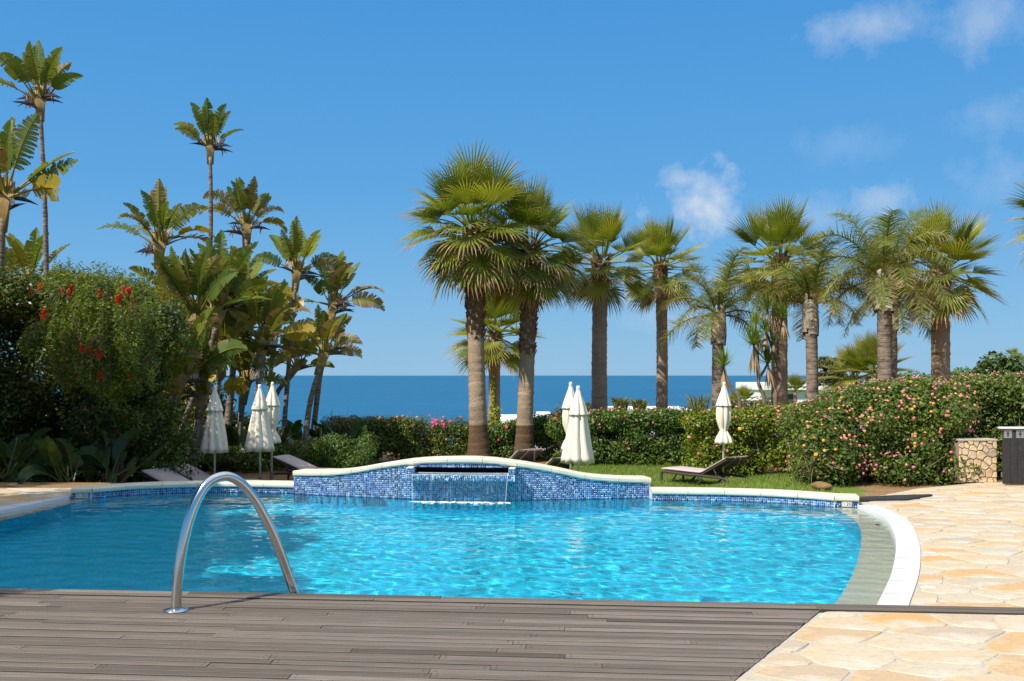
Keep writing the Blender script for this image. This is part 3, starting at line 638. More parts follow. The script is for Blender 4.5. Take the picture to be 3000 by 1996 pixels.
g1 = grate('overflow_grate', R_IN, R_OUT, 'curved white overflow grate between the grey ledge and the stone paving beside the duckboard')
for (x0, x1, y) in ((4.30, 4.40, 10.66), (3.70, 3.81, 8.97), (3.09, 3.19, 7.515)):
    b = MB(); b.box(((x0+x1)/2-g1.location.x, y-g1.location.y, 0.0), (x1-x0, 0.035, 0.014)); b.build('joint_strip', M['grate'], g1)
grate('overflow_grate', L_IN, L_OUT, 'white overflow grate at the shaded pool edge under the bottlebrush tree')

# mosaic, coping
PITCH = 0.0265
def tiles_on(path, zlo, ztop, skip=None, dz=0.0):
    """front tiles along a plan polyline (outward = right hand side of travel), as numpy quads with sides"""
    L = np.concatenate([[0], np.cumsum(np.linalg.norm(np.diff(path, axis=0), axis=1))]); n = int(L[-1]/PITCH)
    V = []; Fq = []; T = []
    for i in range(n):
        s0 = (i+0.10)*PITCH; s1 = (i+0.90)*PITCH
        p0 = np.array([np.interp(s0, L, path[:, 0]), np.interp(s0, L, path[:, 1])]); p1 = np.array([np.interp(s1, L, path[:, 0]), np.interp(s1, L, path[:, 1])])
        d = (p1-p0)/np.linalg.norm(p1-p0); nr = np.array((d[1], -d[0])); top = ztop((p0[0]+p1[0])/2); z = zlo
        f0 = p0+nr*0.004; f1 = p1+nr*0.004
        while z+PITCH*0.5 < top:
            z1 = min(z+PITCH*0.80, top)
            if skip is None or not skip((p0[0]+p1[0])/2, (z+z1)/2):
                b = len(V); V += [(f0[0], f0[1], z), (f1[0], f1[1], z), (f1[0], f1[1], z1), (f0[0], f0[1], z1), (p0[0], p0[1], z), (p1[0], p1[1], z), (p1[0], p1[1], z1), (p0[0], p0[1], z1)]
                Fq += [(b, b+1, b+2, b+3), (b+4, b+5, b+1, b), (b+3, b+2, b+6, b+7), (b+4, b, b+3, b+7), (b+1, b+5, b+6, b+2)]; T += [random.random()]*5
            z += PITCH
    return V, Fq, T
def mosaic(name, sets, parent, loc):
    V = []; Fq = []; T = []
    for (v, f, t_) in sets: b = len(V); V += v; Fq += [tuple(b+i for i in q) for q in f]; T += t_
    o = obj(name, mesh_np(name, np.array(V)-np.array(loc), np.array(Fq), fattr=('tint', np.array(T))), M['mosaic'], parent)
    return tag(o, kind='stuff')
def normals2(path):
    d = np.gradient(path, axis=0); d /= np.linalg.norm(d, axis=1, keepdims=True); return np.stack([d[:, 1], -d[:, 0]], 1)
def solid_wall(name, path, thick, zlo, ztop, m, parent, loc, hole=None):
    nr = normals2(path); n = len(path); b = MB()
    F_ = path; B_ = path-nr*thick; tops = [ztop(p[0]) for p in path]
    def q(pt, z): return (pt[0]-loc[0], pt[1]-loc[1], z-loc[2])
    for i in range(n-1):
        inh = hole and hole[0] <= (path[i][0]+path[i+1][0])/2 <= hole[1]
        if inh:
            b.add([q(F_[i], zlo), q(F_[i+1], zlo), q(F_[i+1], hole[2]), q(F_[i], hole[2])], [(0, 1, 2, 3)])
            b.add([q(F_[i], hole[3]), q(F_[i+1], hole[3]), q(F_[i+1], tops[i+1]), q(F_[i], tops[i])], [(0, 1, 2, 3)])
            a0, a1 = F_[i]-nr[i]*0.2, F_[i+1]-nr[i+1]*0.2
            b.add([q(F_[i], hole[2]), q(F_[i+1], hole[2]), q(a1, hole[2]), q(a0, hole[2])], [(0, 1, 2, 3)], 1)
            b.add([q(F_[i], hole[3]), q(F_[i+1], hole[3]), q(a1, hole[3]), q(a0, hole[3])], [(0, 1, 2, 3)], 1)
            b.add([q(a0, hole[2]), q(a1, hole[2]), q(a1, hole[3]), q(a0, hole[3])], [(0, 1, 2, 3)], 1)
        else: b.add([q(F_[i], zlo), q(F_[i+1], zlo), q(F_[i+1], tops[i+1]), q(F_[i], tops[i])], [(0, 1, 2, 3)])
        b.add([q(B_[i], zlo), q(B_[i+1], zlo), q(B_[i+1], tops[i+1]), q(B_[i], tops[i])], [(0, 1, 2, 3)])
        b.add([q(F_[i], tops[i]), q(F_[i+1], tops[i+1]), q(B_[i+1], tops[i+1]), q(B_[i], tops[i])], [(0, 1, 2, 3)])
    for i in (0, n-1): b.add([q(F_[i], zlo), q(B_[i], zlo), q(B_[i], tops[i]), q(F_[i], tops[i])], [(0, 1, 2, 3)])
    return b.build(name, m, parent)
def coping(path, thick, over, h, ztop, parent, loc, seg=0.47, nose=0.022):
    """separate bullnosed coping stones laid end to end; ztop gives the top height"""
    dense = resample(path, 400); L = np.linalg.norm(np.diff(dense, axis=0), axis=1).sum(); k = max(1, round(L/seg)); nr = normals2(dense)
    for s in range(k):
        a = int(round(s*399/k)); e = int(round((s+1)*399/k)); ids = [int(round(a+(e-a)*j/5)) for j in range(6)]; b = MB(); vs = []
        dzr = random.uniform(-.0015, .0015); dn = random.uniform(-.002, .002)
        sec = [(over-nose*0.3, -h), (over, -h+nose*0.6), (over, -nose*0.9), (over-nose*0.3, -nose*0.3), (over-nose, 0), (-thick-over+nose, 0), (-thick-over, -nose), (-thick-over, -h)]
        for j, i in enumerate(ids):
            p = dense[i].copy(); tdir = dense[min(i+1, 399)]-dense[max(i-1, 0)]; tdir /= np.linalg.norm(tdir)
            if j == 0 and s > 0: p = p+tdir*0.0025
            if j == 5 and s < k-1: p = p-tdir*0.0025
            zt = ztop(p[0])+dzr
            for (o, z) in sec: vs.append((p[0]+nr[i][0]*(o+dn)-loc[0], p[1]+nr[i][1]*(o+dn)-loc[1], zt+z-loc[2]))
        m_ = len(sec)
        b.add(vs, [(j*m_+i, j*m_+(i+1) % m_, (j+1)*m_+(i+1) % m_, (j+1)*m_+i) for j in range(5) for i in range(m_)]+[tuple(range(m_))[::-1], tuple(5*m_+i for i in range(m_))])
        b.build('coping_stone', M['coping'], parent)
CH = 0.066
fl = (-0.6, 13.2, -0.9)
fw = thing('fountain_wall', 'curved blue mosaic fountain wall with cream coping and a spilling water slot', 'fountain', fl)
ftop = lambda x: interp(x, FNT_TOP)-CH
HOLE_F = (-1.31, 0.0, 0.315, 0.385)
solid_wall('wall_body', resample(FNT, 120), 0.30, -0.9, ftop, [M['grout'], M['gap']], fw, fl, HOLE_F)
def skipf(x, z): return (HOLE_F[0]-.01 < x < HOLE_F[1]+.01 and HOLE_F[2]-.004 < z < HOLE_F[3]+.006)
sets = [tiles_on(FNT, -0.173, lambda x: ftop(x)-0.004, skipf)]
eL, eR = FNT[0], FNT[-1]
sets.append(tiles_on(np.array([eR, eR+np.array((0.05, 0.3))]), -0.173, lambda x: ftop(1.86)-.004))
mosaic('mosaic_tiles', sets, fw, fl)
coping(FNT, 0.30, 0.03, CH, lambda x: interp(x, FNT_TOP), fw, fl)
# spout ledge
sp0 = np.array((-1.385, 13.01)); sp1 = np.array((0.035, 12.90)); dd = (sp1-sp0)/np.linalg.norm(sp1-sp0); bk = np.array((-dd[1], dd[0]))
led = MB()
def prism(b, a0, a1, depth, z0, z1, mi=0):
    c = [a0, a1, a1+bk*depth, a0+bk*depth]
    b.add([(p[0]-fl[0], p[1]-fl[1], z-fl[2]) for z in (z0, z1) for p in c], [(3, 2, 1, 0), (4, 5, 6, 7), (0, 1, 5, 4), (1, 2, 6, 5), (2, 3, 7, 6), (3, 0, 4, 7)], mi)
prism(led, sp0, sp1, 0.26, 0.224, 0.308); prism(led, sp0, sp0+dd*0.0797, 0.24, 0.309, 0.392); prism(led, sp1-dd*0.0797, sp1, 0.24, 0.309, 0.392)
lo = led.build('spout_ledge', M['grout'], fw)
sets = [tiles_on(np.array([sp0, sp1]), 0.228, lambda x: 0.309), tiles_on(np.array([sp0, sp0+dd*0.0799]), 0.312, lambda x: 0.39), tiles_on(np.array([sp1-dd*0.0799, sp1]), 0.312, lambda x: 0.39), tiles_on(np.array([sp1, sp1+bk*0.2]), 0.228, lambda x: 0.39)]
V = []; Fq = []; T = []                                    # tiles on the top of the ledge
for i in range(3, int(1.42/PITCH)-3):
    for j in range(8):
        p = sp0+dd*(i+.06)*PITCH+bk*(j+.06)*PITCH; q = PITCH*.88; b0 = len(V)
        for e in (p, p+dd*q, p+dd*q+bk*q, p+bk*q): V.append((e[0], e[1], 0.3105))
        Fq.append((b0, b0+1, b0+2, b0+3)); T.append(random.random())
sets.append((V, Fq, T)); mosaic('ledge_tiles', sets, fw, fl).parent = lo
# falling sheet and foam
b = MB(); nu, nv = 70, 16; vs = []
for j in range(nv):
    f = j/(nv-1); z = 0.312-(0.312-WZ)*f**1.15
    for i in range(nu):
        u = i/(nu-1); s = 0.08+u*1.26; s = 0.71+(s-0.71)*(1-0.035*f)
        p = sp0+dd*s-bk*(0.006+0.075*math.sqrt(f)+0.006*mnoise.noise((u*28, f*1.5, 1))*(0.3+f)); vs.append((p[0]-fl[0], p[1]-fl[1], z-fl[2]+(0.004*mnoise.noise((u*40, 0, 3)) if j == 0 else 0)))
b.add(vs, [(j*nu+i, j*nu+i+1, (j+1)*nu+i+1, (j+1)*nu+i) for j in range(nv-1) for i in range(nu-1)])
fall = b.build('waterfall_sheet', M['fall'], fw, True)
b = MB()                                                    # ropes of water and splash beads along the lip
for i in range(26):
    s = 0.1+random.random()*1.22; p = sp0+dd*s-bk*0.012; z = 0.30-random.random()*0.05
    pts = [(p[0]-fl[0]+random.uniform(-.004, .004), p[1]-fl[1]-0.01*k, z-k*0.018-fl[2]) for k in range(3)]; b.tube(pts, [0.004, 0.006, 0.002], 5)
for s in (0.085, 1.335):
    pts = []
    for j in range(9):
        f = j/8; z = 0.312-(0.312-WZ)*f**1.15; q = sp0+dd*(0.71+(s-0.71)*(1-0.035*f))-bk*(0.014+0.075*math.sqrt(f)); pts.append((q[0]-fl[0], q[1]-fl[1], z-fl[2]))
    b.tube(pts, 0.0022, 5)
tag(b.build('splash_beads', M['foam'], fw, True), kind='stuff')
b = MB()
for i in range(230):
    s = random.choice((0.25, 0.45, 0.72, 0.95, 1.2))+random.gauss(0, 1)*0.13
    if not 0.04 < s < 1.38: continue
    p = sp0+dd*s-bk*(0.07+abs(random.gauss(0, 0.07))); r = random.uniform(0.004, 0.016)*(1 if random.random() < .7 else 1.6)
    k = 7; vs = [(p[0]+r*1.7*math.cos(a), p[1]+r*math.sin(a)*.8, WZ+0.002) for a in [q*6.283/k for q in range(k)]]+[(p[0]+r*.9*math.cos(a), p[1]+r*.4*math.sin(a), WZ+r*random.uniform(.15, .5)) for a in [q*6.283/k for q in range(k)]]
    b.add([(v_[0]-fl[0], v_[1]-fl[1], v_[2]-fl[2]) for v_ in vs], [(q, (q+1) % k, k+(q+1) % k, k+q) for q in range(k)]+[tuple(k+q for q in range(k))])
tag(b.build('foam', M['foam'], fw, True), kind='stuff')
# pool rims either side of the fountain, with depth markers
def text_mesh(s, size):
    cu = bpy.data.curves.new('txt', 'FONT'); cu.body = s; cu.size = size; cu.align_x = 'CENTER'; cu.align_y = 'CENTER'; cu.extrude = 0.0008
    o = bpy.data.objects.new('txt', cu); C.objects.link(o); dg = bpy.context.evaluated_depsgraph_get()
    me = bpy.data.meshes.new_from_object(o.evaluated_get(dg)); bpy.data.objects.remove(o); me.name = 'depth_figures'; me.materials.clear(); return me
def rim(path, block, label, side):
    loc = (float(path[len(path)//2][0]), float(path[len(path)//2][1]), -0.9); o = thing('pool_rim', label, 'pool rim', loc)
    zt = lambda x: 0.10; zb = lambda x: 0.10-0.06
    full = path
    solid_wall('rim_body', resample(full, 40), 0.28, -0.9, zb, M['grout'], o, loc)
    a, c = np.array(block[0]), np.array(block[1]); d = (c-a)/np.linalg.norm(c-a); nr = np.array((d[1], -d[0]))
    bm_ = MB(); q = [a-nr*0.005, c-nr*0.005, c-nr*0.29, a-nr*0.29]
    bm_.add([(p[0]-loc[0], p[1]-loc[1], z-loc[2]) for z in (-0.9, 0.038) for p in q], [(3, 2, 1, 0), (4, 5, 6, 7), (0, 1, 5, 4), (1, 2, 6, 5), (2, 3, 7, 6), (3, 0, 4, 7)])
    bm_.build('end_block', M['grout'], o)
    L = np.linalg.norm(c-a); pm = a+d*L*0.5; pw = 0.122
    mosaic('mosaic_tiles', [tiles_on(full, -0.147, lambda x: 0.038), tiles_on(np.array([a, c]), -0.2, lambda x: 0.036, lambda x, z: abs(x-pm[0])/abs(d[0]) < pw/2+.012 and z > -0.045)], o, loc)
    coping(full, 0.28, 0.03, 0.06, zt, o, loc)
    coping(np.array([a-d*0.0, c+d*0.0]), 0.28, 0.026, 0.06, lambda x: 0.0995, o, loc)
    ang = math.atan2(d[1], d[0]); pb = MB(); pb.box((0, 0, 0), (pw, 0.008, 0.072), bev=0.002)
    pl = pb.build('depth_plaque', M['plaque'], o); pp = pm+nr*0.006; pl.location = (pp[0]-loc[0], pp[1]-loc[1], 0.0-loc[2]); pl.rotation_euler = (0, 0, ang)
    fr_ = MB()
    for (cx_, cz_, w_, h_) in ((0, .032, pw-.006, .003), (0, -.032, pw-.006, .003), (-pw/2+.005, 0, .003, .064), (pw/2-.005, 0, .003, .064)): fr_.box((cx_, -0.0046, cz_), (w_, 0.0012, h_))
    fr_.build('plaque_border', M['ink'], pl)
    tm = obj('depth_figures', text_mesh('1.20', 0.056), M['ink'], pl); tm.location = (0, -0.005, 0); tm.rotation_euler = (R(90), 0, 0); tm.scale = (0.95, 1, 1)
    tag(tm, 'the depth figure 1.20 in dark lettering')
    return o
rim(RIM_R, ((4.02, 12.40), (4.30, 12.34)), 'cream coped pool rim ending beside the duckboard, with a 1.20 depth plaque', 1)
rim(RIM_L, ((-5.845, 13.20), (-5.59, 13.25)), 'shaded cream coped pool rim before the left loungers, with a 1.20 depth plaque', -1)
# handrail
base = Vector((-2.285, 6.77, 0)); dirr = Vector((0.785, 0.62, 0)).normalized()
hr = thing('handrail', 'arched stainless steel grab rail rising from the deck into the pool', 'handrail', base)
prof = [(0.0, 0.0), (0.012, 0.20), (0.045, 0.42), (0.10, 0.63), (0.165, 0.775), (0.24, 0.862), (0.345, 0.892), (0.44, 0.855), (0.53, 0.765), (0.62, 0.625), (0.72, 0.42), (0.81, 0.18), (0.90, -0.08), (0.97, -0.32), (1.02, -0.6)]
pts = [Vector((0, 0, 0))+dirr*p[0]+Vector((0, 0, p[1])) for p in catmull(prof, 6)]
b = MB(); b.tube(pts, 0.0342, 20); b.build('rail_tube', M['steel'], hr, True)
b = MB(); b.lathe([(0.085, 0.0), (0.085, 0.006), (0.078, 0.011), (0.045, 0.015), (0.040, 0.018)], 28); b.build('base_flange', M['steel'], hr, True)
# ------------------------------------------------------------------ leaf and frond builders (each frond or paddle leaf is an object; meshes are shared)
DOWN = Vector((0, 0, -1))
def fan_frond(elev, seed, pet=0.72, Rb=1.08, nseg=27, drytip=0.5, droop=1.0, spread=118):
    rd = random.Random(seed); b = MB(); d = Vector((math.cos(elev), 0, math.sin(elev))); p = Vector((0, 0, 0)); pts = [p.copy()]
    for i in range(6):
        d = (d+DOWN*0.035*droop*(i*0.5)).normalized(); p = p+d*pet/6; pts.append(p.copy())
    b.tube(pts, [0.030, 0.026, 0.022, 0.019, 0.017, 0.015, 0.013], 4, a=0.0)
    side = Vector((0, 1, 0)); nrm = d.cross(side); h = p
    da = R(spread)*2/nseg; ns = 6
    for k in range(nseg):
        a = -R(spread)+da*(k+0.5); fr = abs(a)/R(spread); L = Rb*(1-0.28*fr**2)*rd.uniform(0.88, 1.06)
        dr = (d*math.cos(a)+side*math.sin(a)+nrm*(0.10+0.22*fr)).normalized(); wv = (-d*math.sin(a)+side*math.cos(a)).normalized()
        q = h.copy(); vs = []; at_ = []; dg = rd.uniform(0.5, 1.6)*droop; dt = rd.uniform(-0.15, 0.25)+drytip; tw = rd.uniform(-0.5, 0.5)
        for i in range(ns+1):
            t_ = i/ns; r = L*t_
            w = 2*math.tan(da/2)*r*1.02 if t_ < 0.45 else 2*math.tan(da/2)*L*0.45*(1.02-((t_-0.45)/0.55)**1.1)+0.002
            n2 = dr.cross(wv).normalized(); w2 = (wv+n2*tw*max(0, t_-0.5)).normalized()
            pl = n2*w*0.30*(1 if t_ < 0.6 else 0.6)
            vs += [q-w2*w/2-pl*0.5, q+pl*0.5, q+w2*w/2-pl*0.5]; dv = max(0, (t_-0.45)/0.55)*dt*1.25+0.05*dt; at_ += [dv]*3
            if i < ns:
                if t_ > 0.28: dr = (dr+DOWN*0.26*dg*(t_-0.2)).normalized()
                q = q+dr*L/ns
        fs = []
        for i in range(ns): fs += [(3*i, 3*i+1, 3*i+4, 3*i+3), (3*i+1, 3*i+2, 3*i+5, 3*i+4)]
        b.add(vs, fs, 0, at_)
    return b.mesh('fan_frond', False, 'dry', [M['fan']])
def feather_frond(elev, seed, Lr=2.4, n=84, drytip=0.45, bend=1.0):
    rd = random.Random(seed); b = MB(); d = Vector((math.cos(elev), 0, math.sin(elev))); p = Vector((0, 0, 0)); pts = [p.copy()]; ds = [d.copy()]; N = 16
    for i in range(N):
        d = (d+DOWN*(0.06+0.175*bend*(i/N)**1.2)).normalized(); p = p+d*Lr/N; pts.append(p.copy()); ds.append(d.copy())
    b.tube(pts, [0.034*(1-0.88*i/N)+0.003 for i in range(N+1)], 4)
    for k in range(n):
        t_ = 0.10+0.90*(k+0.5)/n; f = t_*N; i = min(int(f), N-1); q = pts[i].lerp(pts[i+1], f-i); d = ds[i].lerp(ds[i+1], f-i).normalized(); side = Vector((0, 1, 0)); up = d.cross(side)
        for s in (-1, 1):
            L = 0.72*(0.35+0.65*math.sin(math.pi*min(1, t_*0.9+0.08)))*rd.uniform(0.75, 1.1); w = 0.022*rd.uniform(.8, 1.2)
            dr = (d*rd.uniform(0.45, 0.8)+side*s+up*rd.uniform(-0.55, 0.75)).normalized(); x = q.copy(); vs = []; at_ = []; dg = rd.uniform(0.6, 2.0); dt = rd.uniform(-0.3, 0.6)+drytip
            for j in range(4):
                u = j/3; ww = w*(1-u**2*0.9); wv = dr.cross(up).normalized() if abs(dr.dot(up)) < .95 else side
                vs += [x-wv*ww/2, x+wv*ww/2]; at_ += [dt*(0.25+0.75*u)]*2
                dr = (dr+DOWN*0.34*dg*(u+0.15)).normalized(); x = x+dr*L/3
            b.add(vs, [(0, 1, 3, 2), (2, 3, 5, 4), (4, 5, 7, 6)], 0, at_)
    return b.mesh('feather_frond', False, 'dry', [M['pinn']])
def paddle(elev, seed, pet=0.5, B=1.15, tear=0.5, dry=0.2, mat='strel', wide=0.38, bend=1.0):
    rd = random.Random(seed); b = MB(); d = Vector((math.cos(elev), 0, math.sin(elev))); p = Vector((0, 0, 0)); pts = [p.copy()]
    for i in range(6):
        d = (d+DOWN*0.03*bend).normalized(); p = p+d*pet/6; pts.append(p.copy())
    N = 24; mid = [p.copy()]; dm = [d.copy()]
    for i in range(N):
        d = (d+DOWN*(0.02+0.085*bend*(i/N)*(1.1 if elev < 1.2 else 0.6))).normalized(); p = p+d*B/N; mid.append(p.copy()); dm.append(d.copy())
    allp = pts+mid[1:]; rad = [0.042-0.004*i for i in range(7)]+[0.017*(1-i/N)+0.003 for i in range(1, N+1)]
    b.tube(allp, rad, 5, a=0.0); ribn = len(b.v)
    twist = R(rd.choice((-1, 1))*rd.uniform(45, 95)*(0.35+0.65*max(0, elev)/1.5))
    def frame(dd_):
        s0 = Vector((0, 1, 0)); u0 = dd_.cross(s0); s1 = s0*math.cos(twist)+u0*math.sin(twist); return s1, dd_.cross(s1)
    def prof(u): return wide*B*0.62*(math.sin(math.pi*min(1.0, (u*0.97+0.03))**0.62)**0.75 if u < 1 else 0.05)+0.01
    for s in (-1, 1):
        i = 0; fold = rd.uniform(0.15, 0.55)
        while i < N:
            big = rd.random() > tear; g = rd.randint(3, 7) if big else 1; g = min(g, N-i)
            dg = rd.uniform(0.05, 0.35) if big else rd.uniform(0.2, 1.0); dt = dry+rd.uniform(-0.15, 0.3); gap = 0.0 if big else rd.uniform(0.1, 0.3); short = 1.0 if big else rd.uniform(0.75, 1.0); fl_ = fold+rd.uniform(-.12, .12)
            rows = []
            for k in range(g+1):
                u = (i+k)/N; m = mid[i+k]; dd_ = dm[i+k]; side, up = frame(dd_); fwd = 0.30+0.55*u**2
                dr = (side*s+dd_*fwd+up*fl_).normalized(); x = m.copy(); row = [x.copy()]; wd = prof(u)*short; ctr = mid[i]+(mid[min(i+g, N)]-mid[i])*0.5
                for j in range(1, 5):
                    dr = (dr+DOWN*dg*0.22).normalized(); x = x+dr*wd/4
                    sh = (dd_*(-1 if k*2 > g else (1 if k*2 < g else 0)))*gap*(j/4)*B/N*g*0.5; row.append(x+sh)
                rows.append(row)
            vs = [v_ for r_ in rows for v_ in r_]; at_ = [dt*(0.35+0.9*(j/4)**1.5)+(0.25*max(0, (i+k)/N-0.75)*4*dry) for k in range(g+1) for j in range(5)]
            b.add(vs, [(k*5+j, k*5+j+1, (k+1)*5+j+1, (k+1)*5+j) for k in range(g) for j in range(4)], 0, at_); i += g
    me = b.mesh('paddle_leaf', False, 'dry', [M[mat]])
    A = me.attributes.new('rib', 'FLOAT', 'POINT'); A.data.foreach_set('value', [1.0]*ribn+[0.0]*(len(b.v)-ribn)); return me
ELEV = [80, 62, 45, 28, 10, -10, -32, -55]
FAN = {e: [fan_frond(R(e), 100+e*3+i, drytip=dt, droop=0.28+1.7*((80-e)/135)**1.8, spread=66+(80-e)*0.35) for i, dt in enumerate((0.35, 0.6, 0.85))] for e in ELEV}
FANW = {e: [fan_frond(R(e), 900+e*3+i, pet=0.78, drytip=dt, droop=0.95+2.0*((80-e)/135)**1.4, spread=74+(80-e)*0.3) for i, dt in enumerate((0.35, 0.6, 0.8))] for e in ELEV}
FANDEAD = [fan_frond(R(e), 700+e, drytip=1.6, droop=2.2) for e in (-50, -65)]
FEA = {e: [feather_frond(R(e), 300+e*5+i, drytip=dt, bend=1.0) for i, dt in enumerate((0.1, 0.35, 0.6))] for e in (80, 62, 45, 28, 8)}
PAD = {}
for e in (88, 74, 60, 45, 30, 12):
    PAD[e] = [paddle(R(e), 500+e*7+i, tear=tr_, dry=dr_, bend=bd) for i, (tr_, dr_, bd) in enumerate(((0.45, 0.05, 0.3), (0.88, 0.2, 0.5), (0.98, 0.36, 0.75), (0.92, 0.85, 1.3)))]
PADY = [paddle(R(e), 800+e, tear=0.7, dry=0.15, mat='strel_y', bend=1.3) for e in (45, 30)]
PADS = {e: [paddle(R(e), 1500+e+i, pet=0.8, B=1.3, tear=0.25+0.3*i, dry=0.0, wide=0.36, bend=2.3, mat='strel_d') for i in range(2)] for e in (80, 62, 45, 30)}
def near(dic, e): return dic[min(dic, key=lambda k: abs(k-e))]
def place(name, me, parent, loc, az, tilt=0.0, roll=0.0, sc=1.0):
    o = bpy.data.objects.new(name, me); C.objects.link(o); o.parent = parent
    o.location = loc; o.rotation_euler = (Matrix.Rotation(az, 3, 'Z') @ Matrix.Rotation(-tilt, 3, 'Y') @ Matrix.Rotation(roll, 3, 'X')).to_euler(); o.scale = (sc, sc, sc); return o
def trunk_path(base, top, bow=0.06, n=14, seed=0):
    rd = random.Random(seed); b0 = Vector((0, 0, -0.3)); t_ = Vector(top)-Vector(base); pr = Vector((rd.uniform(-1, 1), rd.uniform(-1, 1), 0)); out = []
    for i in range(n+1):
        f = i/n; out.append(b0.lerp(t_, f)+pr*bow*math.sin(math.pi*f)+Vector((rd.uniform(-1, 1), rd.uniform(-1, 1), 0))*0.006)
    return out
def gz(x, y): return float(ground_h(np.array(x, float), np.array(y, float)))
def fan_palm(px, py_crown, D, wpx, label, scale=1.0, seed=1, n=44, px_base=None, boots=0.0, wet=None, windy=False, lo=-52, group='fan palms along the hedge', flare=1.5):
    rd = random.Random(seed); top = at(px, py_crown, D); bx_ = at(px_base if px_base else px, 1340, D).x; base_ = Vector((bx_, D, gz(bx_, D)))
    o = thing('fan_palm', label, 'palm tree', base_, 0, group); path = trunk_path(base_, top, 0.05, 130, seed); r = wpx*D/F/2
    H = path[-1].z; rad = []
    for p in path:
        z = max(p.z, 0); rr = r*(1+(flare-1)*math.exp(-z/0.55))*(1.03-0.06*z/H); rr *= 1+rd.uniform(-.03, .03); rad.append(rr)
    b = MB(); b.tube(path, rad, 18, jit=0.02, a=[1.0 if (wet and p.z < wet) else 0.0 for p in path])
    b.build('trunk', M['ptrunk_wet'] if wet else M['ptrunk'], o, True, 'wet')
    b = MB(); tp = path[-1]                                   # leaf bases (boots) under the crown
    nb = int(34+boots*46)
    for i in range(nb):
        f = i/nb; z = tp.z-boots-0.35+(boots+0.5)*f; a = i*2.39996; c_ = Vector((0, 0, 0)); c_ = min(path, key=lambda q: abs(q.z-z)).copy(); c_.z = z
        rr = r*1.02; dv = Vector((math.cos(a), math.sin(a), 0)); sv = Vector((-dv.y, dv.x, 0)); w = 0.085*rd.uniform(.8, 1.2); L = rd.uniform(0.12, 0.26); outw = rd.uniform(0.02, 0.09)+0.05*f
        p0 = c_+dv*rr*0.9; p1 = c_+dv*(rr+outw)+Vector((0, 0, L))
        b.add([p0-sv*w, p0+sv*w, p1+sv*w*0.45, p1-sv*w*0.45, p0-sv*w*.6-dv*.03, p0+sv*w*.6-dv*.03, p1+sv*w*0.3-dv*0.03, p1-sv*w*0.3-dv*.03], [(0, 1, 2, 3), (7, 6, 5, 4), (0, 3, 7, 4), (1, 5, 6, 2), (3, 2, 6, 7)])
    tag(b.build('leaf_bases', M['boot'], o), kind='stuff')
    lib = FANW if windy else FAN
    for i in range(n):
        f = (i+0.5)/n; e = 86-(86-lo)*f**0.97+rd.uniform(-8, 8); a = i*2.39996+rd.uniform(-.25, .25); k = near(lib, e); w = rd.random()
        me = k[0 if w > f+0.25 else (1 if w > f-0.35 else 2)]; ek = min(lib, key=lambda q: abs(q-e))
        c_ = tp+Vector((math.cos(a), math.sin(a), 0))*r*0.7+Vector((0, 0, 0.32-0.55*f))
        place('frond', me, o, c_, a, R(e-ek)*0.8, rd.uniform(-.3, .3), scale*rd.uniform(.88, 1.08))
    for i in range(3):
        a = rd.uniform(0, 6.28); place('dead_frond', FANDEAD[i % 2], o, tp+Vector((math.cos(a), math.sin(a), 0))*r*0.8+Vector((0, 0, -0.3)), a, 0, rd.uniform(-.3, .3), scale*rd.uniform(.6, .85))
    return o
def feather_palm(px, py_crown, D, wpx, label, scale=1.0, seed=1, n=20, bulge=True, lo=5, group='feather palms along the hedge'):
    rd = random.Random(seed); top = at(px, py_crown, D); base_ = Vector((top.x, D, gz(top.x, D))); o = thing('feather_palm', label, 'palm tree', base_, 0, group)
    path = trunk_path(base_, top, 0.04, 34, seed); r = wpx*D/F/2; H = path[-1].z; b = MB()
    b.tube(path, [r*(1+0.4*math.exp(-max(p.z, 0)/0.4))*(1+0.02*math.sin(p.z*21)) for p in path], 16, jit=0.012); b.build('trunk', M['gtrunk'], o, True)
    tp = path[-1]; b = MB(); nb = 15                              # grey split leaf bases, bulging below the crown
    for i in range(nb):
        f = i/nb; a = i*2.39996; dv = Vector((math.cos(a), math.sin(a), 0)); sv = Vector((-dv.y, dv.x, 0)); z0 = tp.z-0.75+0.45*f; w = r*0.85
        vs = []
        for j in range(5):
            u = j/4; rr = r*(1.05+(0.30 if bulge else .1)*math.sin(math.pi*min(1, u*0.85+0.08))-0.25*u); ww = w*(1-0.75*u)
            c_ = tp.copy(); c_.z = z0+u*(0.75+rd.uniform(0, .25)); vs += [c_+dv*rr-sv*ww, c_+dv*(rr*1.05), c_+dv*rr+sv*ww]
        b.add(vs, [q for j in range(4) for q in ((3*j, 3*j+1, 3*j+4, 3*j+3), (3*j+1, 3*j+2, 3*j+5, 3*j+4))])
    tag(b.build('leaf_bases', M['bootg'], o), kind='stuff')
    for i in range(n):
        f = (i+0.5)/n; e = 84-(84-lo)*f+rd.uniform(-6, 6); a = i*2.39996+rd.uniform(-.3, .3); lib = near(FEA, e); ek = min(FEA, key=lambda q: abs(q-e))
        me = lib[min(2, int(rd.random()*1.6+f*1.6))]
        place('frond', me, o, tp+Vector((math.cos(a), math.sin(a), 0))*r*0.6+Vector((0, 0, 0.28-0.2*f)), a, R(e-ek)*0.8, rd.uniform(-.35, .35), scale*rd.uniform(.85, 1.1))
    return o
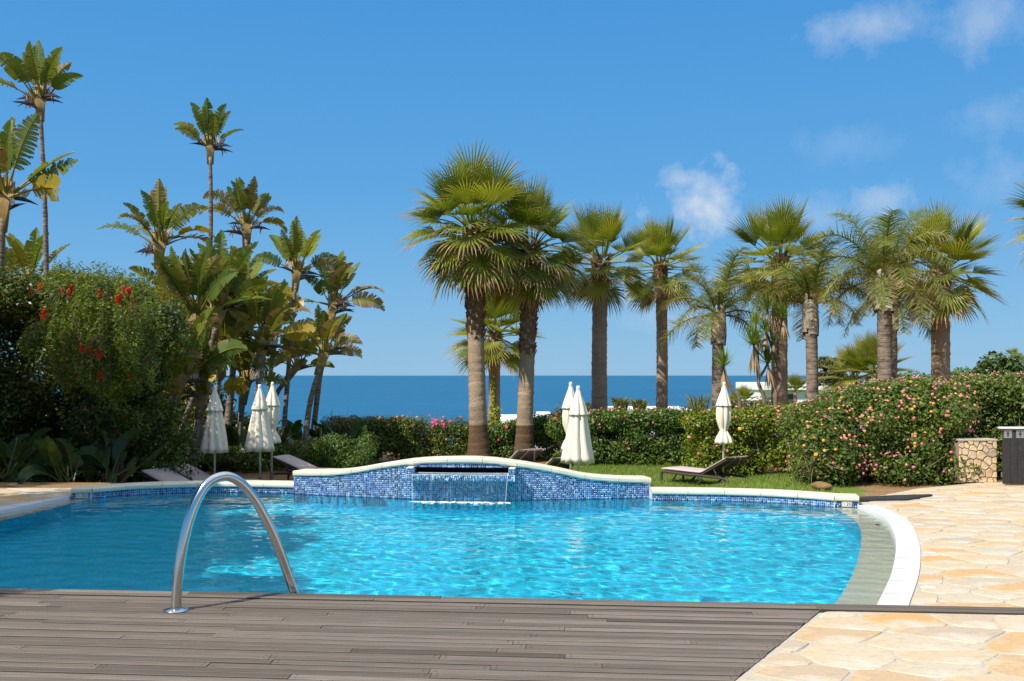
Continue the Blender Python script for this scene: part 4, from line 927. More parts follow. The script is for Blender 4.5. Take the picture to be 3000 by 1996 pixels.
def make_bract(seed, dead):
    rd = random.Random(seed); b = MB(); pts = [Vector((0, 0, 0)), Vector((.08, 0, .03)), Vector((.2, 0, .045)), Vector((.34, 0, .03)), Vector((.48, 0, -.005))]
    b.tube(pts, [0.018, 0.036, 0.040, 0.022, 0.003], 6, 0)
    for i in range(12):
        x = rd.uniform(.04, .24); d = Vector((rd.uniform(-.35, .5), rd.uniform(-.5, .5), 1 if not dead else rd.uniform(-.9, .9))).normalized(); L = rd.uniform(.12, .24); p = Vector((x, 0, .05))
        b.tube([p, p+d*L*.6, p+d*L], [0.010, 0.013, 0.002], 4, 2 if dead or rd.random() < .35 else 1)
    return b.mesh('flower_bract', False, None, [M['bract'], M['sepal'], M['deadfl']])
BRACT = [make_bract(i, i % 2) for i in range(4)]
def bird(name, pts_px, D, wpx, leaves, label, az=0.0, scale=1.0, seed=1, bracts=2, fanw=70, yel=0, dead=0.25, sheath=0.9, jitter=0.35, group='giant bird of paradise plants in the grove', cat='plant', small=False):
    """pts_px: trunk polyline in the photograph from the ground up; leaves: count; az: direction of the plane the leaves fan out in"""
    rd = random.Random(seed); P3 = [at(p[0], p[1], D+(p[2] if len(p) > 2 else 0)) for p in pts_px]; base_ = P3[0].copy(); base_.z = gz(base_.x, base_.y)
    o = thing(name, label, cat, base_, 0, group); pl = [Vector(q) for q in catmull([tuple(base_-Vector((0, 0, .25)))]+[tuple(p) for p in (P3[1:] if len(P3) > 1 else P3)], 8)]
    pl = [p-base_ for p in pl]; r = wpx*D/F/2*0.85; scale = scale if small else scale*1.12
    if not small:
        b = MB(); b.tube(pl, [r*(1.05-0.35*i/len(pl))*(1+0.05*math.sin(i*2.1)) for i in range(len(pl))], 12, jit=0.05); b.build('trunk', M['gtrunk'], o, True)
    tp = pl[-1]; axis = (pl[-1]-pl[-4]).normalized() if len(pl) > 4 else Vector((0, 0, 1)); fa = Vector((math.cos(az), math.sin(az), 0))
    if not small:
        b = MB()
        for i in range(9):                                              # overlapping sheaths, fanned in the leaf plane
            u = (i-4)/4; q0 = tp-axis*0.28*scale+fa*u*r*0.7; q1 = tp+axis*sheath*scale*(0.95-0.15*abs(u))+fa*u*0.22*scale; qm = q0.lerp(q1, .5)+fa*u*-0.02
            b.tube([q0, qm, q1], [r*0.55, r*0.42*scale**.5, 0.024*scale], 6)
        b.build('leaf_sheath', M['sheath'], o, True)
    leaves = leaves if small else int(leaves*1.2)
    for i in range(leaves):
        u = (i+0.5)/leaves*2-1; 
        if leaves > 1: u = u*0.96+rd.uniform(-.06, .06)
        e = 88-abs(u)**1.6*fanw*(0.50 if abs(u) < .8 else .8)+rd.uniform(-8, 8); a = az+(0 if u > 0 else math.pi)+rd.uniform(-jitter, jitter)
        s0 = tp+(axis*sheath*0.62*scale*(1-0.3*abs(u))+fa*u*0.16*scale if not small else Vector((rd.uniform(-.12, .12), rd.uniform(-.12, .12), 0)))
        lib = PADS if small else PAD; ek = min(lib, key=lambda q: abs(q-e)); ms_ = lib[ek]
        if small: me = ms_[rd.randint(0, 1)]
        else:
            w = rd.random(); me = ms_[3] if w < dead*(0.3+abs(u)) else ms_[0 if rd.random() < .42-.3*abs(u) else (1 if rd.random() < .55 else 2)]
            if yel and abs(u) > .6 and rd.random() < yel: me = PADY[rd.randint(0, 1)]
        place('leaf', me, o, s0, a, R(e-ek)*0.8, rd.uniform(-.9, .9), scale*rd.uniform(.8, 1.08))
    for i in range(bracts):
        a = az+rd.choice((0, math.pi))+rd.uniform(-.7, .7); place('flower_bract', BRACT[rd.randint(0, 3)], o, tp+axis*rd.uniform(.1, .5)*scale+Vector((math.cos(a), math.sin(a), 0))*r*1.0, a, rd.uniform(-.2, .35), 0, rd.uniform(.9, 1.25))
    return o

# ------------------------------------------------------------------ palms
fan_palm(1387, 685, 26.0, 48, 'tall fan palm with drooping fronds, lower of its trunk soaked dark, left of its twin', 1.08, 11, 54, 1405, 2.5, 1.05, True, -47, flare=1.75, group=None)
fan_palm(1555, 745, 26.6, 44, 'tall fan palm with a soaked trunk foot, leaning over the loungers behind the fountain', 1.0, 12, 50, 1533, 2.4, 1.0, True, -47, flare=1.75, group=None)
fan_palm(1450, 985, 38.0, 34, 'small fan palm with a yellow-green vine on its trunk, between the two tall ones', 1.1, 13, 40, None, 0.7, lo=-40, group=None)
fan_palm(1760, 775, 28.5, 45, 'thick-trunked fan palm rising behind the pair of closed parasols', 0.88, 14, 38, None, 0.5, lo=-42, group=None)
fan_palm(1935, 790, 31.0, 33, 'slim fan palm standing between the parasol pair and the feather palm', 0.84, 15, 36, None, 0.2, lo=-48, group=None)
fan_palm(2285, 770, 29.5, 46, 'tall fan palm with reddish trunk directly behind the yucca', 0.95, 16, 40, None, 0.25, lo=-42, group=None)
fan_palm(2757, 800, 29.0, 52, 'wide fan palm with spread fronds standing above the pink lantana bush', 1.02, 17, 42, None, 0.1, lo=-40, group=None)
fan_palm(3150, 640, 27.0, 46, 'fan palm at the edge of the garden beyond the slatted screen', 1.0, 18, 40, lo=-45, group=None)
feather_palm(2105, 935, 28.0, 33, 'low feather palm with grey ringed trunk behind the single tied parasol', 0.80, 21, 18, group=None)
feather_palm(2375, 905, 27.0, 34, 'feather palm with swollen grey leaf bases in front of the white villa', 0.78, 22, 20, lo=15, group=None)
feather_palm(2590, 835, 26.0, 42, 'largest feather palm with smooth grey trunk rising from the lantana bush', 0.88, 23, 24, group=None)
feather_palm(2618, 900, 31.0, 20, 'feather palm half hidden behind the largest grey-trunked palm', 0.82, 24, 18, group=None)

# ------------------------------------------------------------------ bird of paradise grove on the left
A0 = R(5)
bird('bird_of_paradise', [(148, 1330), (136, 800), (130, 560), (118, 330)], 24, 19, 13, 'tallest bird of paradise, its slim trunk topped by a tattered tuft above the hedge tree', R(15), 0.72, 31, 5, 62, 0, .12, group=None)
bird('bird_of_paradise', [(-40, 1330), (-5, 900), (8, 640)], 19, 30, 14, 'broad bird of paradise with large drooping leaves, beside the tallest slim one', R(-10), 0.86, 32, 2, 82, .2, .2, group=None)
bird('bird_of_paradise', [(60, 1330), (75, 1000), (80, 880)], 25, 24, 12, 'bird of paradise with yellow-green leaves just above the evergreen hedge tree', R(20), 0.8, 33, 0, 70, .25, .05, group=None)
bird('bird_of_paradise', [(560, 1340), (600, 1000), (617, 700), (616, 460)], 25, 18, 13, 'slim bird of paradise with tattered crown on the tallest trunk of the middle grove', R(10), 0.58, 34, 3, 60, .1, .12, group=None)
bird('bird_of_paradise', [(430, 1345), (452, 1000), (465, 760)], 24, 22, 14, 'bird of paradise with broad upright leaves behind the red bottlebrush flowers', R(8), 0.78, 35, 3, 80, .15, .2, group=None)
bird('bird_of_paradise', [(450, 1355), (520, 1130), (555, 980)], 22.5, 27, 17, 'bushy bird of paradise with orange leaf stalks leaning over the left loungers', R(-5), 0.88, 36, 2, 88, .3, .2, group=None)
bird('bird_of_paradise', [(560, 1350), (600, 1120), (630, 960)], 23.5, 27, 16, 'bird of paradise with glossy upright leaves in the thick of the grove', R(12), 0.9, 37, 2, 85, .3, .18, group=None)
bird('bird_of_paradise', [(700, 1345), (715, 950), (722, 700)], 26, 20, 10, 'bird of paradise with one tall unbroken leaf and withered brown ones', R(10), 0.72, 38, 4, 64, .1, .5, group=None)
bird('bird_of_paradise', [(655, 1345), (680, 1110), (700, 930)], 25, 26, 13, 'bird of paradise with yellowing drooping leaves right of the bushy ones', R(0), 0.85, 39, 2, 92, .45, .35, group=None)
bird('bird_of_paradise', [(822, 1330), (845, 1080), (866, 830)], 25, 18, 12, 'bird of paradise with dense green tuft on a bare curving trunk by the sea gap', R(14), 0.66, 40, 4, 75, .0, .1, group=None)
bird('bird_of_paradise', [(905, 1335), (935, 1120), (970, 930)], 25.5, 20, 13, 'withering bird of paradise with brown leaf ends, next to the bare curving trunk', R(-6), 0.72, 41, 4, 95, .1, .55, group=None)
bird('bird_of_paradise', [(885, 1340), (905, 1200), (938, 1075)], 24, 22, 12, 'short bird of paradise with grey-brown folded leaves at the seaward end of the grove', R(4), 0.66, 42, 3, 95, .1, .5, group=None)
bird('bird_of_paradise', [(735, 1345), (750, 1200), (765, 1040)], 24, 24, 14, 'bird of paradise with dried brown fans behind the parasols', R(0), 0.75, 43, 3, 95, .2, .6, group=None)
bird('bird_of_paradise', [(785, 1345), (790, 1150), (800, 1010)], 27, 18, 10, 'thin bird of paradise hidden among the dried fans', R(25), 0.7, 44, 1, 85, .1, .4, group=None)
bird('bird_of_paradise', [(480, 1350), (560, 1180), (590, 1080)], 25, 22, 12, 'low bird of paradise with broad dark leaves in the shaded grove', R(-12), 0.85, 45, 1, 90, .1, .1, group=None)
for (pts_, D_, sc_, sd_, lab_) in (([(455, 1360), (500, 1240), (520, 1150)], 22.0, .85, 46, 'leafy bird of paradise with green leaves low against the bottlebrush'), ([(590, 1350), (630, 1180), (648, 1085)], 24.2, .8, 47, 'leafy bird of paradise with dark green leaves filling the middle of the grove'),
        ([(545, 1355), (575, 1260), (585, 1200)], 22.8, .75, 48, 'leafy bird of paradise with broad leaves just behind the lone parasol'), ([(690, 1345), (705, 1240), (715, 1160)], 25.4, .75, 49, 'leafy bird of paradise with mixed green and brown leaves behind the dried fans'),
        ([(400, 1365), (430, 1250), (445, 1180)], 21.4, .8, 50, 'leafy bird of paradise with shaded leaves beside the evergreen hedge tree'), ([(640, 1345), (665, 1220), (690, 1030)], 26.0, .85, 51, 'leafy bird of paradise with arching leaves in front of the thicket'), ([(760, 1345), (800, 1180), (850, 1100)], 26.4, .62, 52, 'small bird of paradise with green leaves by the bare curving trunk')):
    bird('bird_of_paradise', pts_, D_, 20, 12, lab_, R(sd_*13 % 40-20), sc_, sd_, 1, 95, .1, .22, jitter=.9, group=None)
low = [(60, 1420, 17.0), (200, 1425, 16.2), (330, 1415, 17.2), (20, 1400, 16.6), (430, 1385, 20.5), (540, 1375, 21.5), (360, 1340, 22.5), (500, 1330, 23.2), (690, 1355, 23.0), (870, 1330, 25.5), (960, 1330, 25.2), (1010, 1340, 24.6), (790, 1345, 24.5), (270, 1380, 18.8), (600, 1350, 24.0)]
lowlab = ['young bird of paradise clump with broad dark leaves under the hedge tree', 'young bird of paradise clump beside the left depth plaque', 'young bird of paradise clump behind the left corner of the pool rim', 'young bird of paradise clump in the corner by the pale paving',
          'young bird of paradise clump behind the first taupe lounger', 'young bird of paradise clump behind the second taupe lounger', 'young bird of paradise clump under the bottlebrush drapes', 'young bird of paradise clump among the leaning trunks',
          'young bird of paradise clump behind the parasol pair in the grove', 'young bird of paradise clump between the bare trunks by the sea gap', 'young bird of paradise clump at the end of the grove', 'young bird of paradise clump with drooping leaves where the flower hedge starts',
          'young bird of paradise clump behind the third lounger', 'young bird of paradise clump in deep shade beneath the bottlebrush', 'young bird of paradise clump behind the nearest closed parasol of the grove']
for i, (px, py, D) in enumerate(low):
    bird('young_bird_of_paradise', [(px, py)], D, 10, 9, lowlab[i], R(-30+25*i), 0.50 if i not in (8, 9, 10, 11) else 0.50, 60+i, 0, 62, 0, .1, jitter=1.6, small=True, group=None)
# ------------------------------------------------------------------ bushes, hedges and small trees
def lobe_points(lobes, n, lo=0.72, hi=1.06, under=False):
    L = np.array(lobes, float); ar = L[:, 3]*L[:, 5]+L[:, 3]*L[:, 4]; idx = rng.choice(len(L), n, p=ar/ar.sum()); d = unit(rng.normal(0, 1, (n, 3)))
    rr = lo+(hi-lo)*rng.uniform(0, 1, (n, 1))**0.6; P = L[idx, :3]+d*L[idx, 3:6]*rr; N = unit(d/np.maximum(L[idx, 3:6], .05)); return P, N
def box_lobes(x0, x1, y0, y1, z0, z1, n, r0, r1, seed=0, tops=None):
    g = np.random.default_rng(seed); out = []
    for i in range(n):
        x = g.uniform(x0, x1); y = g.uniform(y0, y1); zt = z1 if tops is None else float(np.interp(x, tops[0], tops[1])); r = g.uniform(r0, r1); z = g.uniform(z0+r*0.4, max(z0+r*0.5, zt-r*0.85)) if i % 3 else zt-r*0.85
        if i % 2: y = y0+r*0.6*g.uniform(.6, 1.4)
        out.append((x, y, z, r*g.uniform(.9, 1.3), r, r*g.uniform(.8, 1.1)))
    return out
def twigs(n, lobes, loc, parent, rad=0.006, L=0.5):
    b = MB(); g = random.Random(5)
    for i in range(n):
        l = g.choice(lobes); p = Vector(l[:3])+Vector((g.gauss(0, l[3]*.5), g.gauss(0, l[4]*.5), g.gauss(0, l[5]*.4))); d = Vector((g.gauss(0, 1), g.gauss(0, 1), g.gauss(.4, .8))).normalized(); q = p+d*L*g.uniform(.4, 1); m_ = p.lerp(q, .5)+Vector((g.gauss(0, .04), g.gauss(0, .04), 0))
        b.tube([p-loc, m_-loc, q-loc], [rad, rad*.8, rad*.4], 4, cap=False)
    return tag(b.build('branches', M['twig'], parent), kind='stuff')
def bush(name, label, cat, lobes, nleaf, size, m, aspect=0.55, flowers=(), loc=None, extra=None, lo=0.7, tw=60, jitter=1.2, core=0.25, group=None):
    x = np.array(lobes)[:, 0].mean(); y = np.array(lobes)[:, 1].mean(); loc = Vector((x, y, gz(x, y))) if loc is None else loc
    o = thing(name, label, cat, loc, 0, group); P, N = lobe_points(lobes, nleaf, lo); V, Fq = leaves_np(P, N+np.array((0, -.15, .35)), size, aspect, jitter=jitter)
    tag(obj('foliage', mesh_np('foliage', V-np.array(loc), Fq), m, o), kind='stuff')
    if core:
        P2, N2 = lobe_points(lobes, int(nleaf*core), 0.15, 0.7); V, Fq = leaves_np(P2, N2, size*1.5, aspect, jitter=1.5); tag(obj('inner_foliage', mesh_np('inner_foliage', V-np.array(loc), Fq), m, o), kind='stuff')
    if tw: twigs(tw, lobes, loc, o)
    for fl_ in flowers: flowers_on(o, loc, lobes, **fl_)
    return o
def blossom_mesh(kind, mats):
    b = MB(); g = random.Random(3)
    if kind == 'head':                                             # lantana: a small dome of florets
        for (r, z, k, mi) in ((1.0, 0.0, 9, 0), (0.62, 0.38, 6, 0), (0.22, 0.55, 3, 1)):
            for i in range(k):
                a = 6.283*i/k+r; c = Vector((r*math.cos(a)*.8, r*math.sin(a)*.8, z)); s = 0.42
                b.add([c+Vector((-s, 0, 0)), c+Vector((0, -s, 0)), c+Vector((s, 0, .05)), c+Vector((0, s, .05)), c+Vector((0, 0, .38))], [(0, 1, 4), (1, 2, 4), (2, 3, 4), (3, 0, 4)], mi)
    else:                                                           # open flower: five petals
        for i in range(5):
            a = 6.283*i/5; d = Vector((math.cos(a), math.sin(a), 0)); s = Vector((-d.y, d.x, 0)); b.add([Vector((0, 0, 0)), d*.6-s*.42+Vector((0, 0, .25)), d*1.05+Vector((0, 0, .3)), d*.6+s*.42+Vector((0, 0, .25))], [(0, 1, 2, 3)], 0)
        b.tube([(0, 0, 0), (0, 0, .5)], [.07, .05], 5, 1)
    return b.mesh('flower', False, None, mats)
FLM = {'pink': blossom_mesh('head', [M['pink'], M['orange']]), 'salmon': blossom_mesh('head', [M['salmon'], M['orange']]), 'orange': blossom_mesh('head', [M['orange'], M['yellow']]),
       'red': blossom_mesh('open', [M['red'], M['yellow']]), 'magenta': blossom_mesh('open', [M['magenta'], M['sepal']]), 'ored': blossom_mesh('open', [M['salmon'], M['orange']]), 'yellow': blossom_mesh('head', [M['yellow'], M['orange']])}
def flowers_on(o, loc, lobes, n, kinds, size, top=0.3, stuff=0, zmin=None, box=None):
    P, N = lobe_points(lobes, (n+stuff)*12, 0.98, 1.10); k = N[:, 1] < 0.35
    if zmin is not None: k &= P[:, 2] > zmin
    if box is not None: k &= (P[:, 0] > box[0]) & (P[:, 0] < box[1]) & (P[:, 2] > box[2]) & (P[:, 2] < box[3])
    # keep those not buried in another lobe, favouring the upper side
    L = np.array(lobes, float); dd_ = (((P[:, None, :]-L[None, :, :3])/L[None, :, 3:6])**2).sum(2).min(1); k &= dd_ > 0.90
    P = P[k]; N = N[k]; wgt = (0.25+top*np.clip(N[:, 2], 0, 1)*3)*(0.12+np.clip(np.sin(P[:, 0]*5.1+2*np.sin(P[:, 2]*3.7))*np.sin(P[:, 2]*6.3+P[:, 0]*1.7+P[:, 1]*2.1)+.25, 0, 1))
    if len(P) == 0: return
    c = min(n+stuff, len(P)); ids = rng.choice(len(P), c, replace=False, p=wgt/wgt.sum()); ids = ids[np.argsort(P[ids, 1])]
    for i in ids[:n]:
        kd = kinds[rng.integers(len(kinds))]; q = Vector(tuple(float(v_) for v_ in P[i]))-loc; nv = Vector(tuple(float(v_) for v_ in N[i]))+Vector((0, -.4, .5)); f = bpy.data.objects.new('flower', FLM[kd]); C.objects.link(f); f.parent = o
        f.location = q; f.rotation_euler = nv.to_track_quat('Z', 'Y').to_euler(); s = size*random.uniform(.75, 1.2); f.scale = (s, s, s)
    if c > n:
        b = MB()
        for i in ids[n:]:
            kd = rng.integers(2); q = Vector(tuple(float(v_) for v_ in P[i]))-loc; s = size*random.uniform(.7, 1.1)
            b.add([q+Vector(v_)*s for v_ in ((1, 0, 0), (0, 1, 0), (-1, 0, 0), (0, -1, 0), (0, 0, .8), (0, 0, -.6))], [(0, 1, 4), (1, 2, 4), (2, 3, 4), (3, 0, 4), (1, 0, 5), (2, 1, 5), (3, 2, 5), (0, 3, 5)], int(kd))
        tag(b.build('small_flowers', [M['pink'], M['salmon']], o), kind='stuff')
def sx(px, D): return (px-1500)/F*D
def sz(py, D): return EYE-(py-HZ)/F*D
# flower hedge on the seaward side, left to right
D = 26.2
lb = box_lobes(sx(930, D), sx(1362, D), D, D+0.9, -0.75, 0, 110, .22, .34, 1, ([sx(930, D), sx(1100, D), sx(1362, D)], [sz(1240, D), sz(1225, D), sz(1228, D)]))
bush('flower_hedge', 'olive-green mixed hedge with red, pink and magenta flowers left of the soaked palms', 'hedge', lb, 34000, .06, M['lf_olive'], .5,
     [dict(n=34, kinds=['pink', 'salmon'], size=.024, zmin=None), dict(n=10, kinds=['red'], size=.05), dict(n=40, kinds=['pink', 'salmon'], size=.028, box=(sx(1080, D), sx(1230, D), sz(1250, D), 1)), dict(n=12, kinds=['yellow'], size=.035, box=(sx(1215, D), sx(1255, D), sz(1250, D), 1)), dict(n=90, kinds=['magenta'], size=.050, box=(sx(1240, D), sx(1370, D), sz(1248, D), 1))])
lb = box_lobes(sx(935, D), sx(1080, D), D+.3, D+1.0, sz(1260, D), sz(1222, D), 14, .10, .18, 2)
bush('red_tipped_shrub', 'low shrub with reddish young leaves on top of the flower hedge by the grove', 'shrub', lb, 2600, .05, M['lf_red'], .4, core=0, tw=10)
D = 27.2
lb = box_lobes(sx(1375, D), sx(1650, D), D, D+0.9, -0.75, 0, 80, .20, .34, 3, ([sx(1375, D), sx(1480, D), sx(1560, D), sx(1650, D)], [sz(1245, D), sz(1240, D), sz(1225, D), sz(1210, D)]))
bush('light_hedge', 'light green hedge stretch between and right of the two soaked palm trunks', 'hedge', lb, 24000, .065, M['lf_green'], .55, [dict(n=14, kinds=['red', 'ored'], size=.04), dict(n=8, kinds=['magenta'], size=.04)])
D = 25.6
lb = box_lobes(sx(1640, D), sx(2075, D), D, D+1.0, -0.78, 0, 130, .22, .36, 4, ([sx(1640, D), sx(1780, D), sx(2075, D)], [sz(1222, D), sz(1203, D), sz(1200, D)]))
bush('dark_hedge', 'dark green clipped hedge behind the lawn, right of the parasol pair', 'hedge', lb, 38000, .07, M['lf_green'], .58, [dict(n=70, kinds=['pink', 'pink', 'salmon'], size=.026, box=(sx(1720, D), sx(2080, D), sz(1250, D), 1)), dict(n=6, kinds=['red'], size=.05), dict(n=16, kinds=['pink', 'magenta'], size=.03)], tw=160)
D = 22.6
lb = box_lobes(sx(2040, D), sx(2420, D), D, D+1.2, -0.72, 0, 120, .22, .36, 5, ([sx(2040, D), sx(2150, D), sx(2300, D), sx(2420, D)], [sz(1212, D), sz(1202, D), sz(1192, D), sz(1188, D)]))
bush('lime_hedge', 'yellow-green hedge with scattered pink and orange flowers behind the single tied parasol', 'hedge', lb, 32000, .068, M['lf_lime'], .6, [dict(n=110, kinds=['pink', 'pink', 'salmon'], size=.026, box=(sx(2150, D), sx(2450, D), sz(1230, D), 2)), dict(n=14, kinds=['ored', 'yellow'], size=.04), dict(n=30, kinds=['pink'], size=.027)])
# the big lantana
g = np.random.default_rng(9); lb = []
for i in range(380):
    px = g.uniform(2340, 3300); D = g.uniform(14.9, 17.2); topy = np.interp(px, [2340, 2450, 2560, 2750, 2950, 3080], [1200, 1150, 1122, 1112, 1102, 1105]); x = sx(px, D); r = g.uniform(.20, .36)
    if px > 2815 and D < 15.9: D = 15.9+g.uniform(0, 1.2); x = sx(px, D)
    z1 = sz(topy, 16.4)-(0.0 if D > 15.8 else (15.8-D)*0.55); z0 = gz(x, D); z = z1-r*.8 if i % 3 == 0 else g.uniform(z0+.12, z1-r*.8) if i % 3 == 1 else g.uniform(z0+.1, z0+.55)
    if x-4.6 < (D-14.9)*-0.3: x += 0.4
    lb.append((x, D, z, r*1.15, r, r*.95))
bush('lantana_bush', 'large rounded lantana bush covered in pink and orange flower heads', 'bush', lb, 120000, .055, M['lf_lant'], .6,
     [dict(n=300, kinds=['pink', 'pink', 'pink', 'salmon', 'salmon', 'orange'], size=.0185, top=1.6, stuff=900)], tw=420, core=.2)
lb = [(sx(2975, 20)+g.uniform(-.6, .9), 20+g.uniform(-.4, .4), sz(1150, 20)+g.uniform(-1.0, .55), .35, .35, .35) for i in range(16)]
bush('glossy_shrub', 'glossy dark-leaved shrub rising behind the lantana above the slatted screen', 'shrub', lb, 6500, .10, M['lf_gloss'], .6)
lb = [(sx(2395, 15.0)+g.uniform(-.22, .22), 15.0+g.uniform(-.12, .12), gz(4.6, 15)+g.uniform(.1, .42), .13, .13, .13) for i in range(10)]
bush('sapling', 'small sparse shrub by the ochre rock at the corner of the lawn', 'shrub', lb, 650, .05, M['lf_olive'], .45, [dict(n=3, kinds=['orange', 'pink'], size=.026)], core=0, tw=40)
b = MB(); bm = bmesh.new(); bmesh.ops.create_icosphere(bm, subdivisions=3, radius=.11)
for v_ in bm.verts: v_.co *= 1+.35*mnoise.noise(v_.co*7); v_.co.z *= .62; v_.co.x *= 1.35
me = bpy.data.meshes.new('rock'); bm.to_mesh(me); bm.free(); rk = obj('rock', me, M['rock']); rk.location = (sx(2405, 14.4), 14.4, gz(sx(2405, 14.4), 14.4)+.06); tag(rk, 'rough ochre rock at the foot of the small sparse shrub', 'rock')
# evergreen hedge tree on the far left with the weeping bottlebrush in front of it
g = np.random.default_rng(19); lb = []
for i in range(220):
    px = g.uniform(-420, 500); D = g.uniform(18.0, 21.5); topy = np.interp(px, [-160, 0, 200, 380, 470, 520], [775, 795, 812, 812, 850, 930]); r = g.uniform(.32, .55); z1 = sz(topy, 19.2); z0 = sz(np.interp(px, [-160, 120, 300, 500], [1180, 1200, 1330, 1390]) if D < 19.6 else 1415, 19.2)
    lb.append((sx(px, D), D, z1-r if i % 3 == 0 else g.uniform(z0+r*.6, z1-r), r*1.1, r, r))
ev = bush('evergreen_hedge_tree', 'dense dark evergreen tree behind the weeping bottlebrush', 'tree', lb, 85000, .075, M['lf_dark'], .5, tw=120, loc=Vector((sx(60, 19.3), 19.3, gz(sx(60, 19.3), 19.3))), core=.35)
l0 = ev.location
b = MB(); q = [at(55, 1420, 19.3), at(60, 1300, 19.3), at(75, 1180, 19.4), at(70, 1050, 19.6)]; b.tube([p-l0 for p in q], [.17, .14, .12, .08], 10, jit=.06); b.tube([p-l0 for p in (at(68, 1200, 19.3), at(110, 1160, 19.0), at(165, 1095, 19.0), at(230, 1020, 19.2))], [.09, .085, .08, .05], 8, jit=.05)
b.build('trunk', M['bark'], ev, True)
b = MB(); q = [at(265, 1400, 19.0), at(262, 1330, 19.0), at(255, 1200, 19.1), at(270, 1000, 19.3)]; b.tube([p-l0 for p in q], [.10, .09, .08, .06], 8, jit=.06); b.build('trunk', M['bark'], ev, True)
bl = Vector((sx(280, 17.8), 17.8, gz(sx(280, 17.8), 17.8)))
bt = thing('bottlebrush_tree', 'weeping bottlebrush tree with hanging light green strands and red flower spikes', 'tree', bl)
b = MB(); b.tube([Vector((.1, .9, -.2)), Vector((.05, .7, 1.2)), Vector((0, .5, 2.3)), Vector((-.1, .3, 2.9))], [.11, .10, .08, .05], 10, jit=.06)
for i in range(14):
    a = random.uniform(0, 6.28); p = Vector((random.uniform(-.3, .3), random.uniform(0, .5), random.uniform(2.4, 2.95))); b.tube([p, p+Vector((math.cos(a)*.6, math.sin(a)*.4-.2, .25)), p+Vector((math.cos(a)*.8, math.sin(a)*.6-.2, .05))], [.03, .02, .01], 5)
b.build('trunk', M['bark'], bt, True)
LP = []; LD = []; tips = []; strands = MB()
CL = [(random.triangular(85, 485, 330), random.uniform(-14, 190), random.uniform(16.7, 18.2), random.uniform(-.18, .18), random.uniform(.05, .35), random.uniform(.6, 1.0)) for _ in range(62)]
for s in range(950):
    cl_ = CL[s % 62]
    px = cl_[0]+random.gauss(0, 10); D = cl_[2]+random.gauss(0, .08); topy = np.interp(px, [85, 200, 330, 430, 485], [850, 818, 822, 850, 905])+cl_[1]+random.gauss(0, 10); bot = np.interp(px, [85, 200, 300, 360, 420, 485], [1010, 1140, 1230, 1210, 1130, 1020])
    p = at(px, topy, D); L = random.uniform(.55, 1.0)*(bot-topy)*D/F*cl_[5]; L = max(L, .3); n = int(L/.030); sw = cl_[3]+random.gauss(0, .05); out_ = cl_[4]+random.gauss(0, .05)
    prev = p
    for k in range(n):
        u = k/max(1, n-1); q = p+Vector((sw*u+.03*math.sin(k*.35+s), -out_*math.sin(min(1, u*2.4)*math.pi/2), .10*math.sin(min(1, u*5)*math.pi)-L*u)); 
        for m_ in range(2 if k % 3 else 1): LP.append(q); a = random.uniform(0, 6.28); LD.append((math.cos(a)*.8, math.sin(a)*.8, random.uniform(-1.0, .1)))
    tips.append((q, p, L))
    if s % 4 == 0: strands.tube([p-bl, p-bl+Vector((sw*.5, -out_, -L*.5)), q-bl], [.007, .005, .003], 3, cap=False)
for s in range(260):                                               # upright sprays over the top
    px = random.uniform(110, 470); D = random.uniform(17.0, 19.0); p = at(px, np.interp(px, [110, 200, 330, 430, 470], [835, 806, 822, 845, 880])+random.uniform(-4, 40), D); d = Vector((random.gauss(.15, .5), random.gauss(-.1, .4), 1)).normalized(); L = random.uniform(.15, .42)
    for k in range(int(L/.022)): LP.append(p+d*k*.022); a = random.uniform(0, 6.28); LD.append((math.cos(a)*.9, math.sin(a)*.9, random.uniform(.0, .9)))
P = np.array([tuple(p) for p in LP])-np.array(bl); d = unit(np.array(LD)); n = len(P); Ll = rng.uniform(.055, .105, (n, 1)); w = .0095; sv = unit(np.cross(d, rng.normal(0, 1, (n, 3)))); 
V = np.stack([P, P+d*Ll*.45+sv*w, P+d*Ll, P+d*Ll*.45-sv*w], 1).reshape(-1, 3)
tag(obj('foliage', mesh_np('foliage', V, np.arange(4*n).reshape(n, 4)), M['lf_bottle'], bt), kind='stuff'); tag(strands.build('hanging_twigs', M['twig'], bt), kind='stuff')
b = MB(); g2 = random.Random(4)
for i in range(220):
    z = -g2.uniform(0, .15); a = g2.uniform(0, 6.28); dv = Vector((math.cos(a), math.sin(a), g2.uniform(-.3, .3))); sv_ = Vector((-math.sin(a), math.cos(a), 0))*.0025; p = Vector((0, 0, z)); L = g2.uniform(.028, .042); b.add([p-sv_, p+sv_, p+dv*L+sv_*1.6, p+dv*L-sv_*1.6], [(0, 1, 2, 3)])
b.tube([(0, 0, .02), (0, 0, -.16)], .006, 5); brush = b.mesh('flower_spike', False, None, [M['red']])
for (px, py) in ((205, 835), (212, 842), (200, 850), (185, 845), (92, 842), (120, 830), (290, 852), (345, 868), (352, 860), (357, 880), (372, 845), (378, 842), (240, 1010), (246, 1018), (262, 1016), (287, 1020), (291, 1028), (375, 1095), (390, 880), (295, 1090), (130, 905), (125, 915), (383, 900), (360, 838)):
    f = bpy.data.objects.new('flower_spike', brush); C.objects.link(f); f.parent = bt; f.location = at(px, py, 16.35+random.uniform(-.1, .05))-bl; f.rotation_euler = (random.uniform(-.5, .5), random.uniform(-.6, .6), random.uniform(0, 6)); s = random.uniform(.65, 1.0); f.scale = (s, s, s)
